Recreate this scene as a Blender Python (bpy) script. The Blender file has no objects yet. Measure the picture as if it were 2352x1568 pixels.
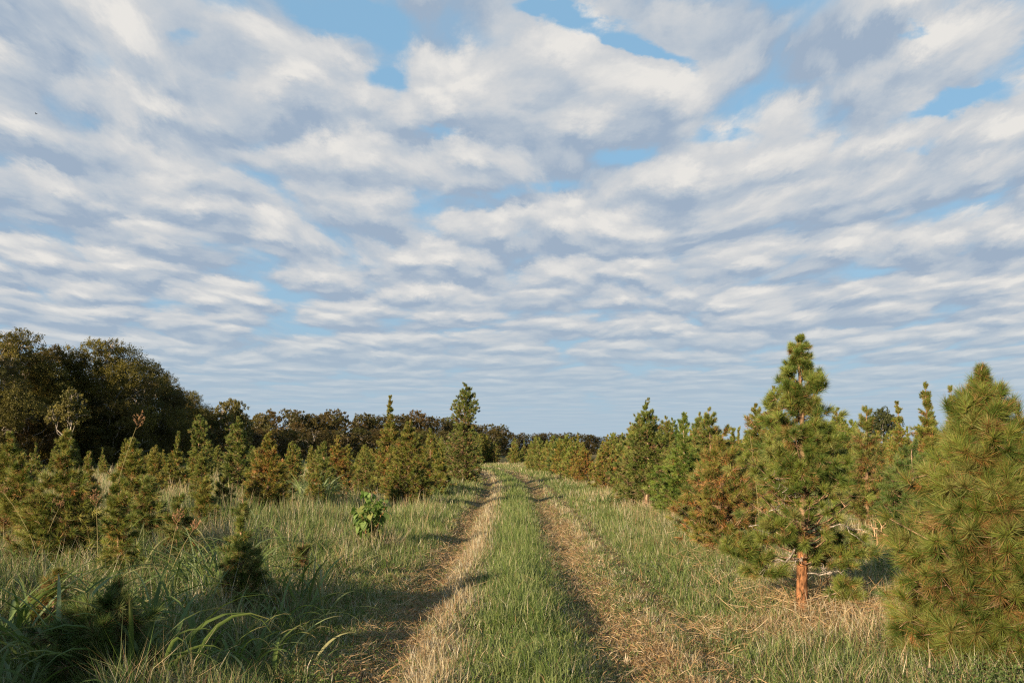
import bpy, math, random
import numpy as np
from mathutils import Vector, Matrix
R = math.radians
sc = bpy.context.scene
# ---------------------------------------------------------------- camera
PW, PH = 2352.0, 1568.0            # the photograph's measuring frame
FPX = 35.0 / 36.0 * PW
EYE = 1.7
HOR = 1030.0
PITCH = math.atan((HOR - PH / 2) / FPX)
cam = bpy.data.objects.new("camera", bpy.data.cameras.new("camera"))
sc.collection.objects.link(cam)
cam.location = (0, 0, EYE)
cam.rotation_euler = (math.pi / 2 + PITCH, 0, 0)
cam.data.lens = 35
cam.data.sensor_width = 36
cam.data.clip_start = 0.1
cam.data.clip_end = 9000
sc.camera = cam
def ray(px, py):
    a = (px - PW / 2) / FPX; b = (PH / 2 - py) / FPX
    c, s = math.cos(PITCH), math.sin(PITCH)
    return (a, c - b * s, s + b * c)
# ---------------------------------------------------------------- light
SUN_EL, SUN_AZ = 14.0, 33.0         # elevation; shadows run this far right of +Y
sc.view_settings.view_transform = 'Standard'
sc.view_settings.look = 'None'
sc.view_settings.exposure = 1.15
sc.view_settings.gamma = 1.0
sc.cycles.use_denoising = False
sc.cycles.filter_width = 1.25
sc.cycles.max_bounces = 5
sc.cycles.diffuse_bounces = 3
sc.cycles.glossy_bounces = 2
sc.cycles.caustics_reflective = False
sc.cycles.caustics_refractive = False
sun_d = bpy.data.lights.new("sun", 'SUN')
sun_d.energy = 5.0
sun_d.angle = R(0.6)
sun_d.color = (1.0, 0.80, 0.56)
sun = bpy.data.objects.new("sun", sun_d)
sc.collection.objects.link(sun)
_sd = Vector((-math.sin(R(SUN_AZ)) * math.cos(R(SUN_EL)), -math.cos(R(SUN_AZ)) * math.cos(R(SUN_EL)), math.sin(R(SUN_EL))))
sun.rotation_euler = _sd.to_track_quat('Z', 'Y').to_euler()

world = bpy.data.worlds.new("World")
sc.world = world
world.use_nodes = True
wt = world.node_tree
for n in list(wt.nodes): wt.nodes.remove(n)
class NB:
    """small node builder"""
    def __init__(s, tree): s.t = tree
    def n(s, kind, **kw):
        o = s.t.nodes.new(kind)
        for k, v in kw.items(): setattr(o, k, v)
        return o
    def put(s, sock, v):
        if isinstance(v, bpy.types.NodeSocket): s.t.links.new(v, sock)
        elif v is not None: sock.default_value = v
    def m(s, op, a, b=None, c=None, clamp=False):
        o = s.n('ShaderNodeMath', operation=op, use_clamp=clamp)
        s.put(o.inputs[0], a)
        if b is not None: s.put(o.inputs[1], b)
        if c is not None: s.put(o.inputs[2], c)
        return o.outputs[0]
    def v(s, op, a, b=None, c=None, scale=None):
        o = s.n('ShaderNodeVectorMath', operation=op)
        s.put(o.inputs[0], a)
        if b is not None: s.put(o.inputs[1], b)
        if c is not None: s.put(o.inputs[2], c)
        if scale is not None: s.put(o.inputs['Scale'], scale)
        return o.outputs['Value' if op in ('LENGTH', 'DOT_PRODUCT') else 'Vector']
    def comb(s, x, y, z=0.0):
        o = s.n('ShaderNodeCombineXYZ')
        s.put(o.inputs[0], x); s.put(o.inputs[1], y); s.put(o.inputs[2], z)
        return o.outputs[0]
    def noise(s, vec, scale, detail=2, rough=0.5, dist=0.0, lac=2.0):
        o = s.n('ShaderNodeTexNoise')
        s.put(o.inputs['Vector'], vec); s.put(o.inputs['Scale'], scale); s.put(o.inputs['Detail'], detail)
        s.put(o.inputs['Roughness'], rough); s.put(o.inputs['Distortion'], dist); s.put(o.inputs['Lacunarity'], lac)
        return o.outputs['Fac']
    def mr(s, x, a, b, c=0.0, d=1.0, smooth=True):
        o = s.n('ShaderNodeMapRange', interpolation_type='SMOOTHSTEP' if smooth else 'LINEAR')
        s.put(o.inputs[0], x); s.put(o.inputs[1], a); s.put(o.inputs[2], b); s.put(o.inputs[3], c); s.put(o.inputs[4], d)
        return o.outputs[0]
    def mix(s, f, a, b):
        o = s.n('ShaderNodeMix', data_type='RGBA')
        s.put(o.inputs['Factor'], f)
        s.put(o.inputs[6], a); s.put(o.inputs[7], b)
        return o.outputs[2]
W = NB(wt)
tc = W.n('ShaderNodeTexCoord')
d3 = tc.outputs['Generated']
sep = W.n('ShaderNodeSeparateXYZ'); wt.links.new(d3, sep.inputs[0])
X, Y, Z = sep.outputs
hl = W.v('LENGTH', W.comb(X, Y))
TE = W.m('MINIMUM', W.m('MAXIMUM', W.m('DIVIDE', Z, hl), 0.004), 3.0)      # tangent of the elevation
AZ = W.m('ARCTAN2', X, Y)
# the puffs shrink and flatten towards the horizon
U_ = W.m('DIVIDE', AZ, W.m('MULTIPLY_ADD', TE, 0.29, 0.040))
V_ = W.m('MULTIPLY', W.m('POWER', TE, -0.45), -4.1)
P = W.comb(U_, V_)
wz = W.n('ShaderNodeTexNoise'); W.put(wz.inputs['Vector'], P); wz.inputs['Scale'].default_value = 0.5; wz.inputs['Detail'].default_value = 1
warp = W.v('SCALE', W.v('SUBTRACT', wz.outputs['Color'], (0.5, 0.5, 0.5)), scale=0.9)
PW_ = W.v('ADD', P, warp)
rag = W.n('ShaderNodeTexNoise'); W.put(rag.inputs['Vector'], PW_); rag.inputs['Scale'].default_value = 2.6; rag.inputs['Detail'].default_value = 7; rag.inputs['Roughness'].default_value = 0.68
PR = W.v('ADD', W.v('MULTIPLY', PW_, (0.98, 1.0, 1.0)), W.v('SCALE', W.v('SUBTRACT', rag.outputs['Color'], (0.5, 0.5, 0.5)), scale=0.50))
def puff(off, sc_, dx):
    o = W.n('ShaderNodeTexVoronoi', feature='SMOOTH_F1', voronoi_dimensions='2D')
    W.put(o.inputs['Vector'], W.v('ADD', PR, (dx, 3.1 + off, 0.0)))
    o.inputs['Scale'].default_value = sc_; o.inputs['Smoothness'].default_value = 0.35; o.inputs['Randomness'].default_value = 0.9
    return W.m('SUBTRACT', 0.62, o.outputs['Distance'])
h0 = W.m('MULTIPLY_ADD', puff(0.0, 2.6, 5.0), 0.42, puff(0.0, 1.15, 0.0))
h1 = W.m('MULTIPLY_ADD', puff(0.12, 2.6, 5.0), 0.42, puff(0.20, 1.15, 0.0))
n0 = W.noise(W.v('ADD', PW_, (13.7, 1.9, 0.0)), 1.15, 4, 0.56)
nb = W.noise(W.v('ADD', P, (11.0, 4.0, 2.0)), 0.40, 1, 0.5)
yy = W.m('MAXIMUM', Y, 0.02)
UV = W.comb(W.m('DIVIDE', X, yy), W.m('DIVIDE', Z, yy))
# wobble the placement so that the placed cloud banks get ragged edges
wn = W.n('ShaderNodeTexNoise'); W.put(wn.inputs['Vector'], W.v('MULTIPLY', UV, (1.0, 1.8, 1.0))); wn.inputs['Scale'].default_value = 16.0; wn.inputs['Detail'].default_value = 6; wn.inputs['Roughness'].default_value = 0.6
UVw = W.v('ADD', UV, W.v('SCALE', W.v('SUBTRACT', wn.outputs['Color'], (0.5, 0.5, 0.5)), scale=0.055))
def blobs(items):
    tot = None
    for (px, py, sx, sy, rot, amp) in items:
        r = ray(px, py)
        u, v = r[0] / r[1], r[2] / r[1]
        kx, ky = FPX / sx, FPX / sy
        if rot:
            vr = W.n('ShaderNodeVectorRotate', rotation_type='Z_AXIS')
            W.put(vr.inputs['Vector'], W.v('SUBTRACT', UVw, (u, v, 0))); vr.inputs['Angle'].default_value = R(-rot)
            e = W.v('MULTIPLY', vr.outputs[0], (kx, ky, 0))
        else:
            e = W.v('MULTIPLY_ADD', UVw, (kx, ky, 0), (-u * kx, -v * ky, 0))
        b = W.mr(W.v('LENGTH', e), 0.15, 1.1, amp, 0.0)
        tot = b if tot is None else W.m('ADD', tot, b)
    return tot
LIT = [  # px, py, half-width, half-height, tilt (deg, + = up to the right), amount: + white, - grey
    (60, 110, 260, 190, 0, .30), (860, 15, 240, 60, 0, .35),
    (500, 235, 200, 95, 0, .42), (840, 265, 240, 90, 12, .44), (1440, 180, 240, 66, -8, .48), (1180, 150, 330, 120, 0, .14),
    (1950, 195, 330, 75, 14, .46), (2130, 190, 90, 110, 0, .25), (2270, 65, 190, 110, 18, .5), (2300, 290, 170, 50, 12, .35),
    (330, 350, 260, 90, -10, .30), (630, 410, 110, 80, 0, .3), (980, 390, 260, 60, -8, .40),
    (1400, 480, 300, 80, 0, .32), (1330, 300, 160, 32, 0, .22), (1950, 390, 300, 65, 10, .36), (1650, 375, 210, 50, 10, .26), (1870, 295, 150, 40, 0, .2),
    (1740, 110, 420, 130, -8, -.46), (2000, 40, 260, 100, 10, -.3), (560, 110, 330, 130, 0, -.26), (330, 240, 230, 70, 0, -.24),
    (1080, 460, 150, 45, 0, -.26), (80, 420, 200, 80, 0, -.26), (2060, 285, 200, 45, 6, -.3),
    (1060, 340, 200, 50, 0, -.26), (1430, 330, 240, 40, 0, -.26), (1880, 455, 220, 40, 0, -.26), (430, 570, 260, 60, 0, -.16),
    (1350, 848, 420, 42, 0, -.30), (640, 860, 700, 60, 0, -.14),
]
GAP = [
    (800, 45, 170, 70, -20, 1.0), (1340, 55, 220, 50, -20, 1.0), (1500, 130, 180, 32, -22, .9), (1225, 20, 60, 40, 0, .7), (420, 90, 60, 30, 0, .4),
    (2110, 75, 70, 36, 0, .8), (2200, 240, 260, 45, 14, .9), (1650, 320, 120, 36, 0, .6),
    (1020, 310, 90, 40, 0, .7), (350, 195, 90, 30, 0, .4), (890, 175, 70, 50, 0, .5), (1430, 352, 120, 28, 0, .6), (1240, 430, 150, 30, 0, .4), (380, 560, 160, 30, 0, .6),
    (2050, 340, 160, 22, 8, .5), (1380, 850, 350, 26, 0, .4),
]
lit_b, gap_b = blobs(LIT), blobs(GAP)
# towards the horizon the lines of cloud flatten and the contrast fades
relief = W.m('SUBTRACT', h0, h1)
cov = W.m('MULTIPLY_ADD', W.m('SUBTRACT', n0, 0.5), 1.7, W.m('MULTIPLY', W.m('SUBTRACT', nb, 0.5), 1.2))
cov = W.m('MULTIPLY_ADD', W.m('SUBTRACT', h0, 0.25), 1.15, cov)
cov = W.m('ADD', cov, W.m('MULTIPLY_ADD', W.m('ABSOLUTE', lit_b), 0.6, 0.38))
cov = W.m('SUBTRACT', cov, W.m('MULTIPLY', gap_b, 0.75))
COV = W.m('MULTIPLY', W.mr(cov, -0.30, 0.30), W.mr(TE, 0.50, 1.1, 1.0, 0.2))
COV = W.m('MULTIPLY', COV, W.mr(Y, -0.5, 0.2, 0.3, 1.0))     # unseen cloud thinned behind the camera and overhead to cut ambient light
L = W.m('MULTIPLY_ADD', relief, 2.2, W.m('MULTIPLY', W.m('SUBTRACT', n0, 0.5), 0.55))
L = W.m('MULTIPLY_ADD', W.m('SUBTRACT', h0, 0.25), 0.55, L)
fine = W.noise(W.v('ADD', PW_, (1.7, 7.9, 0.0)), 3.4, 7, 0.68)
L = W.m('MULTIPLY_ADD', W.m('SUBTRACT', fine, 0.5), 0.95, L)
L = W.m('ADD', L, W.m('ADD', W.m('MULTIPLY', lit_b, 0.72), 0.30))
Lc = W.mr(L, -0.25, 1.22, 0.0, 1.0, False)
ramp = W.n('ShaderNodeValToRGB')
cr = ramp.color_ramp
cr.elements[0].position = 0.0; cr.elements[0].color = (0.345, 0.435, 0.555, 1)
cr.elements[1].position = 1.0; cr.elements[1].color = (0.81, 0.79, 0.755, 1)
e = cr.elements.new(0.33); e.color = (0.49, 0.55, 0.62, 1)
e = cr.elements.new(0.66); e.color = (0.64, 0.655, 0.67, 1)
wt.links.new(Lc, ramp.inputs[0])
skyt = W.n('ShaderNodeTexSky', sky_type='NISHITA')
skyt.sun_disc = False
skyt.sun_elevation = R(SUN_EL)
skyt.sun_rotation = math.atan2(_sd.x, _sd.y)
skyt.altitude = 50; skyt.air_density = 1.0; skyt.dust_density = 0.6; skyt.ozone_density = 1.5
WS = 0.12
EX = 0.12 * 2 ** 1.15       # cloud colours below are as exposed; undo the exposure
# the blue between the clouds: the Nishita sky, a little paler low down
blue = W.mix(W.mr(Z, 0.42, 0.8, 0.88, 0.15, False), skyt.outputs['Color'], (0.235 / EX, 0.44 / EX, 0.635 / EX, 1))
cloudc = W.v('SCALE', ramp.outputs['Color'], scale=1.0 / EX)
blue = W.mix(W.mr(Z, 0.04, 0.30, 0.55, 0.0), blue, (0.36 / EX, 0.50 / EX, 0.63 / EX, 1))
lowc = W.mix(W.mr(Z, 0.0, 0.17, 0.72, 0.0), cloudc, (0.43 / EX, 0.53 / EX, 0.62 / EX, 1))
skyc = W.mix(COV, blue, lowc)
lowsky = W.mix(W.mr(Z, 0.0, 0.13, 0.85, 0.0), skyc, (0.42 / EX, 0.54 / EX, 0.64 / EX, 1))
ground_c = (0.045 / EX, 0.042 / EX, 0.025 / EX, 1)
final = W.mix(W.mr(Z, -0.02, 0.0, 0.0, 1.0, False), ground_c, lowsky)
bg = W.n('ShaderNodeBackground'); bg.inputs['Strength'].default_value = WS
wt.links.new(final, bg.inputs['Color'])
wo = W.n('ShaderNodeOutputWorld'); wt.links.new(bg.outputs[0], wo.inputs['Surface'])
# ================================================================ helpers
rng = np.random.default_rng(7)
col_ = sc.collection
def unit(a):
    return a / np.maximum(np.linalg.norm(a, axis=-1, keepdims=True), 1e-9)
def mesh_np(name, V, F, C=None, mat=None, smooth=False):
    me = bpy.data.meshes.new(name)
    V = np.asarray(V, np.float32); F = np.asarray(F, np.int32)
    me.vertices.add(len(V)); me.vertices.foreach_set('co', V.ravel())
    me.loops.add(F.size); me.loops.foreach_set('vertex_index', F.ravel())
    me.polygons.add(len(F)); me.polygons.foreach_set('loop_start', np.arange(0, F.size, F.shape[1], dtype=np.int32))
    if smooth: me.polygons.foreach_set('use_smooth', np.ones(len(F), bool))
    if C is not None:
        at = me.attributes.new('col', 'FLOAT_COLOR', 'POINT')
        c4 = np.ones((len(V), 4), np.float32); c4[:, :3] = C
        at.data.foreach_set('color', c4.ravel())
    me.update()
    me.validate()
    if mat: me.materials.append(mat)
    return me
class Geo:
    def __init__(s): s.V = []; s.F = []; s.C = []; s.n = 0
    def add(s, V, F, C):
        V = np.asarray(V, np.float32).reshape(-1, 3); F = np.asarray(F, np.int64).reshape(-1, 3)
        C = np.broadcast_to(np.asarray(C, np.float32), (len(V), 3))
        s.V.append(V); s.F.append(F + s.n); s.C.append(C); s.n += len(V)
    def mesh(s, name, mat, smooth=False):
        return mesh_np(name, np.concatenate(s.V), np.concatenate(s.F), np.concatenate(s.C), mat, smooth)
def add_tris(g, base, tip, side, w, C):
    """thin blades: base pair and one tip"""
    N = len(base)
    hw = (w * 0.5)[:, None] if np.ndim(w) else w * 0.5
    V = np.stack([base - side * hw, base + side * hw, tip], 1)
    g.add(V, np.arange(N * 3).reshape(N, 3), np.repeat(C, 3, 0))
def add_ribbons(g, cen, side, wid, C, fold=None):
    """cen (N,K,3), side (N,3), wid (N,K), C (N,3); fold lifts the two edges (N,3)"""
    N, K = cen.shape[:2]
    s = side[:, None, :] * wid[:, :, None] * 0.5
    if fold is None:
        V = np.stack([cen - s, cen + s], 2)
        idx = np.arange(N * K * 2).reshape(N, K, 2)
        a, b, c, d = idx[:, :-1, 0], idx[:, :-1, 1], idx[:, 1:, 1], idx[:, 1:, 0]
        F = np.concatenate([np.stack([a, b, c], -1).reshape(-1, 3), np.stack([a, c, d], -1).reshape(-1, 3)])
        g.add(V, F, np.repeat(C, K * 2, 0))
    else:
        f = fold[:, None, :] * wid[:, :, None] * 0.35
        V = np.stack([cen - s + f, cen, cen + s + f], 2)
        idx = np.arange(N * K * 3).reshape(N, K, 3)
        Fs = []
        for j in (0, 1):
            a, b, c, d = idx[:, :-1, j], idx[:, :-1, j + 1], idx[:, 1:, j + 1], idx[:, 1:, j]
            Fs += [np.stack([a, b, c], -1).reshape(-1, 3), np.stack([a, c, d], -1).reshape(-1, 3)]
        g.add(V, np.concatenate(Fs), np.repeat(C.reshape(-1, 3), 3, 0) if C.ndim == 3 else np.repeat(C, K * 3, 0))
def add_tube(g, pts, rad, C, ns=6, rough=0.0):
    pts = np.asarray(pts, float); rad = np.asarray(rad, float); K = len(pts)
    t = unit(np.gradient(pts, axis=0))
    ref = np.array([0.31, 0.95, 0.05]) if abs(t[0][1]) < 0.8 else np.array([1.0, 0, 0])
    u = unit(np.cross(t, ref)); v = np.cross(t, u)
    an = np.arange(ns) * 2 * math.pi / ns
    rr = rad[:, None] * (1 + rough * rng.normal(size=(K, ns)))
    V = pts[:, None, :] + rr[..., None] * (np.cos(an)[None, :, None] * u[:, None, :] + np.sin(an)[None, :, None] * v[:, None, :])
    idx = np.arange(K * ns).reshape(K, ns); nx = np.roll(idx, -1, 1)
    F = np.concatenate([np.stack([idx[:-1], nx[:-1], nx[1:]], -1).reshape(-1, 3), np.stack([idx[:-1], nx[1:], idx[1:]], -1).reshape(-1, 3)])
    V = V.reshape(-1, 3)
    V = np.concatenate([V, pts[-1:]]); top = len(V) - 1
    cap = np.stack([idx[-1], nx[-1], np.full(ns, top)], -1)
    g.add(V, np.concatenate([F, cap]), np.asarray(C, float) if np.ndim(C) == 1 else C)
def add_twigs(g, a, b, ra, rb, C):
    """three sided tapered prisms, many at once"""
    N = len(a); t = unit(b - a); u = unit(np.cross(t, np.array([0.2, 0.3, 0.93]) + 0 * t)); v = np.cross(t, u)
    V = np.zeros((N, 6, 3))
    for k in range(3):
        an = k * 2.0944; d = math.cos(an) * u + math.sin(an) * v
        V[:, k] = a + d * np.reshape(ra, (-1, 1)); V[:, k + 3] = b + d * np.reshape(rb, (-1, 1))
    F0 = np.array([[0, 1, 4], [0, 4, 3], [1, 2, 5], [1, 5, 4], [2, 0, 3], [2, 3, 5]])
    F = (np.arange(N)[:, None, None] * 6 + F0[None]).reshape(-1, 3)
    g.add(V, F, np.repeat(C, 6, 0) if np.ndim(C) == 2 else C)
def vnoise(x, y, s, seed=0, oct=2):
    out = 0.0; amp = 1.0; tot = 0.0
    for o in range(oct):
        X_, Y_ = x / s, y / s
        xi, yi = np.floor(X_).astype(np.int64), np.floor(Y_).astype(np.int64)
        fx, fy = X_ - xi, Y_ - yi
        fx = fx * fx * (3 - 2 * fx); fy = fy * fy * (3 - 2 * fy)
        def h(i, j):
            n = (i * 374761393 + j * 668265263 + (seed + o * 17) * 1442695041) & 0xffffffff
            n = ((n ^ (n >> 13)) * 1274126177) & 0xffffffff
            return ((n ^ (n >> 16)) & 0xffff) / 65535.0
        out = out + amp * ((h(xi, yi) * (1 - fx) + h(xi + 1, yi) * fx) * (1 - fy) + (h(xi, yi + 1) * (1 - fx) + h(xi + 1, yi + 1) * fx) * fy)
        tot += amp; amp *= 0.5; s = s * 0.5
    return out / tot
def sstep(x, a, b):
    t = np.clip((x - a) / (b - a), 0, 1); return t * t * (3 - 2 * t)
def bump(x, c, w):
    return np.exp(-((x - c) / w) ** 2)

# ================================================================ materials
def leaf_mat(name, trans=0.3, rough=0.6, spec=0.2, alb=0.8):
    m = bpy.data.materials.new(name); m.use_nodes = True
    t = m.node_tree
    for n in list(t.nodes): t.nodes.remove(n)
    b = NB(t)
    at = b.n('ShaderNodeAttribute', attribute_name='col')
    oi = b.n('ShaderNodeObjectInfo')
    c = b.v('SCALE', b.v('MULTIPLY', at.outputs['Color'], oi.outputs['Color']), scale=alb)
    d = b.n('ShaderNodeBsdfPrincipled'); b.put(d.inputs['Base Color'], c)
    d.inputs['Roughness'].default_value = rough; d.inputs['Specular IOR Level'].default_value = spec
    tr = b.n('ShaderNodeBsdfTranslucent'); b.put(tr.inputs['Color'], b.v('MULTIPLY', c, (1.15, 1.25, 0.7)))
    mx = b.n('ShaderNodeMixShader'); mx.inputs[0].default_value = trans
    t.links.new(d.outputs[0], mx.inputs[1]); t.links.new(tr.outputs[0], mx.inputs[2])
    o = b.n('ShaderNodeOutputMaterial'); t.links.new(mx.outputs[0], o.inputs['Surface'])
    return m
def bark_mat(name, scale=9.0):
    m = bpy.data.materials.new(name); m.use_nodes = True
    t = m.node_tree; b = NB(t)
    p = t.nodes['Principled BSDF']
    at = b.n('ShaderNodeAttribute', attribute_name='col')
    tc_ = b.n('ShaderNodeTexCoord')
    q = b.v('MULTIPLY', tc_.outputs['Object'], (1.0, 1.0, 0.3))
    n = b.noise(q, scale * 4, 5, 0.65)
    k = b.mr(n, 0.34, 0.68, 0.22, 1.5)
    b.put(p.inputs['Base Color'], b.v('SCALE', at.outputs['Color'], scale=k))
    p.inputs['Roughness'].default_value = 0.9; p.inputs['Specular IOR Level'].default_value = 0.15
    bp = b.n('ShaderNodeBump'); bp.inputs['Strength'].default_value = 0.8; bp.inputs['Distance'].default_value = 0.02
    b.put(bp.inputs['Height'], n); t.links.new(bp.outputs[0], p.inputs['Normal'])
    return m
M_NEEDLE = leaf_mat('pine_needles', 0.12, 0.5, 0.25, 0.78)
M_LEAF = leaf_mat('broad_leaves', 0.40, 0.6, 0.25)
M_GRASS = leaf_mat('grass_blades', 0.24, 0.55, 0.25)
M_BLADE = leaf_mat('coarse_grass', 0.35, 0.6, 0.2)
M_BARK = bark_mat('bark')

# ================================================================ ground
def xc(y):                      # centre line of the track
    return -0.0011 * np.maximum(np.asarray(y, float) - 38, 0) ** 2
def gz(x, y):                   # ground height
    x = np.asarray(x, float); y = np.asarray(y, float)
    u = x - xc(y)
    fade = 1 - sstep(y, 60, 120)
    z = 0.10 * (vnoise(x, y, 6.0, 3) - 0.5) + 0.05 * (vnoise(x, y, 1.3, 5) - 0.5) + 0.055 * (vnoise(x, y, 0.38, 6) - 0.5)
    z = z - 0.09 * bump(u, -1.0, 0.24) - 0.085 * bump(u, 0.92, 0.28) + 0.03 * bump(u, 0.1, 0.5) - 0.03 * bump(u, 1.65, 0.12)
    return z * fade
def zones(x, y):
    """what grows where: height, density, dryness, brown thatch"""
    u = x - xc(y) + 0.16 * (vnoise(x, y, 1.6, 21) - 0.5)
    n1 = vnoise(x, y, 1.1, 31, 3); n2 = vnoise(x, y, 3.5, 33, 2); n3 = vnoise(x, y, 0.4, 35, 2)
    rutL, rutR = bump(u, -1.03, 0.30), bump(u, 0.95, 0.40)
    furrow = bump(u, 1.66, 0.12)
    pale = bump(u, -0.62, 0.26) + .6 * bump(u, 1.36, 0.16) * sstep(n1 + 0.35 * n3, 0.50, 0.74)
    mid = bump(u, 0.18, 0.42)
    bare = np.clip(rutL * (0.35 + .7 * n1 + 1.1 * (n3 - .5)) + rutR * (0.3 + .7 * n1 + .4 * (n3 - .5) + .6 * (n3 - .5)) + 0.5 * furrow, 0, 1)
    left = sstep(-u, 1.5, 2.6); right = sstep(u, 2.2, 3.2)
    hgt = 0.085 + 0.05 * pale + 0.075 * mid + 0.05 * sstep(u, 1.7, 2.2) + 0.05 * sstep(-u, 1.2, 1.8) + 0.11 * left * sstep(n1, .4, .7) + 0.03 * left + 0.09 * sstep(-u, 3.4, 4.6) * sstep(n3, .35, .6) + 0.05 * right
    hgt = hgt * (0.35 + 0.7 * n1 + 0.7 * n3) * (1 - 0.7 * bare)
    dens = np.clip(0.45 + 1.0 * sstep(n3, 0.3, 0.65) - 0.60 * bare + 0.1 * mid, 0.15, 1)
    dry = 0.10 + 0.30 * sstep(n3, 0.5, 0.8) + 0.55 * sstep(n2, 0.40, 0.75) * (left + right) * 0.8 + 0.75 * pale + 0.45 * bare + 0.25 * sstep(n1, 0.6, 0.8)
    # the cut straw round the foot of the big pine, and the rank corner by the bottom right
    dh = np.hypot((x - 3.3) / 1.5, (y - 9.6) / 0.9)
    dry = dry + 0.40 * (1 - sstep(dh, 0.4, 1.2)) * (0.2 + n3)
    dry = dry * (1 - .65 * mid) - 0.10 * mid
    near_r = bump(u, 1.35, 0.4) * (1 - sstep(y, 8, 11)); dry = dry + 0.30 * near_r * sstep(n1, 0.35, 0.6)
    return hgt, dens, np.clip(dry, 0.04, 0.95), np.clip(bare + 0.5 * near_r * n1, 0, 1), u
def axis_grid(lo, hi, fine_lo, fine_hi, f, c):
    a = [np.arange(fine_lo, fine_hi, f)]
    v = fine_hi; s = f
    out = []
    while v < hi: out.append(v); s *= 1.18; v += min(s, c)
    out.append(hi); a.append(np.array(out))
    v = fine_lo - f; s = f; out = []
    while v > lo: out.append(v); s *= 1.18; v -= min(s, c)
    out.append(lo); a.insert(0, np.array(out[::-1]))
    return np.concatenate(a)
gx = axis_grid(-2600, 2600, -9, 9, 0.07, 400); gy = axis_grid(-600, 4000, 4, 24, 0.09, 400)
GX, GY = np.meshgrid(gx, gy)
GZ = gz(GX, GY)
gh, gd, gdry, gbare, gu = zones(GX, GY)
soil = np.array([0.070, 0.042, 0.022]); thatch = np.array([0.24, 0.165, 0.085]); turf = np.array([0.050, 0.060, 0.020])
nf = vnoise(GX, GY, 0.09, 44, 2)[..., None]
gc = turf * (1 - gdry[..., None]) + thatch * gdry[..., None]
gc = gc * (1 - 0.75 * gbare[..., None]) + (soil * (1.25 - nf) + thatch * 0.7 * nf) * 0.75 * gbare[..., None]
gc = gc * (0.65 + 0.7 * nf)
idx = np.arange(GX.size).reshape(GX.shape)
q = np.stack([idx[:-1, :-1], idx[:-1, 1:], idx[1:, 1:], idx[1:, :-1]], -1).reshape(-1, 4)
M_GROUND = bpy.data.materials.new('field_soil'); M_GROUND.use_nodes = True
b = NB(M_GROUND.node_tree); p = M_GROUND.node_tree.nodes['Principled BSDF']
at = b.n('ShaderNodeAttribute', attribute_name='col'); tg = b.n('ShaderNodeTexCoord')
nn = b.noise(tg.outputs['Object'], 22.0, 6, 0.7)
b.put(p.inputs['Base Color'], b.v('SCALE', at.outputs['Color'], scale=b.mr(nn, 0.3, 0.7, 0.5, 1.5)))
p.inputs['Roughness'].default_value = 1.0; p.inputs['Specular IOR Level'].default_value = 0.05
bp = b.n('ShaderNodeBump'); bp.inputs['Distance'].default_value = 0.03; bp.inputs['Strength'].default_value = 0.7
b.put(bp.inputs['Height'], nn); M_GROUND.node_tree.links.new(bp.outputs[0], p.inputs['Normal'])
ground = bpy.data.objects.new('ground', mesh_np('ground', np.stack([GX, GY, GZ], -1).reshape(-1, 3), q, gc.reshape(-1, 3), M_GROUND, True))
col_.objects.link(ground); ground['kind'] = 'structure'

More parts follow.
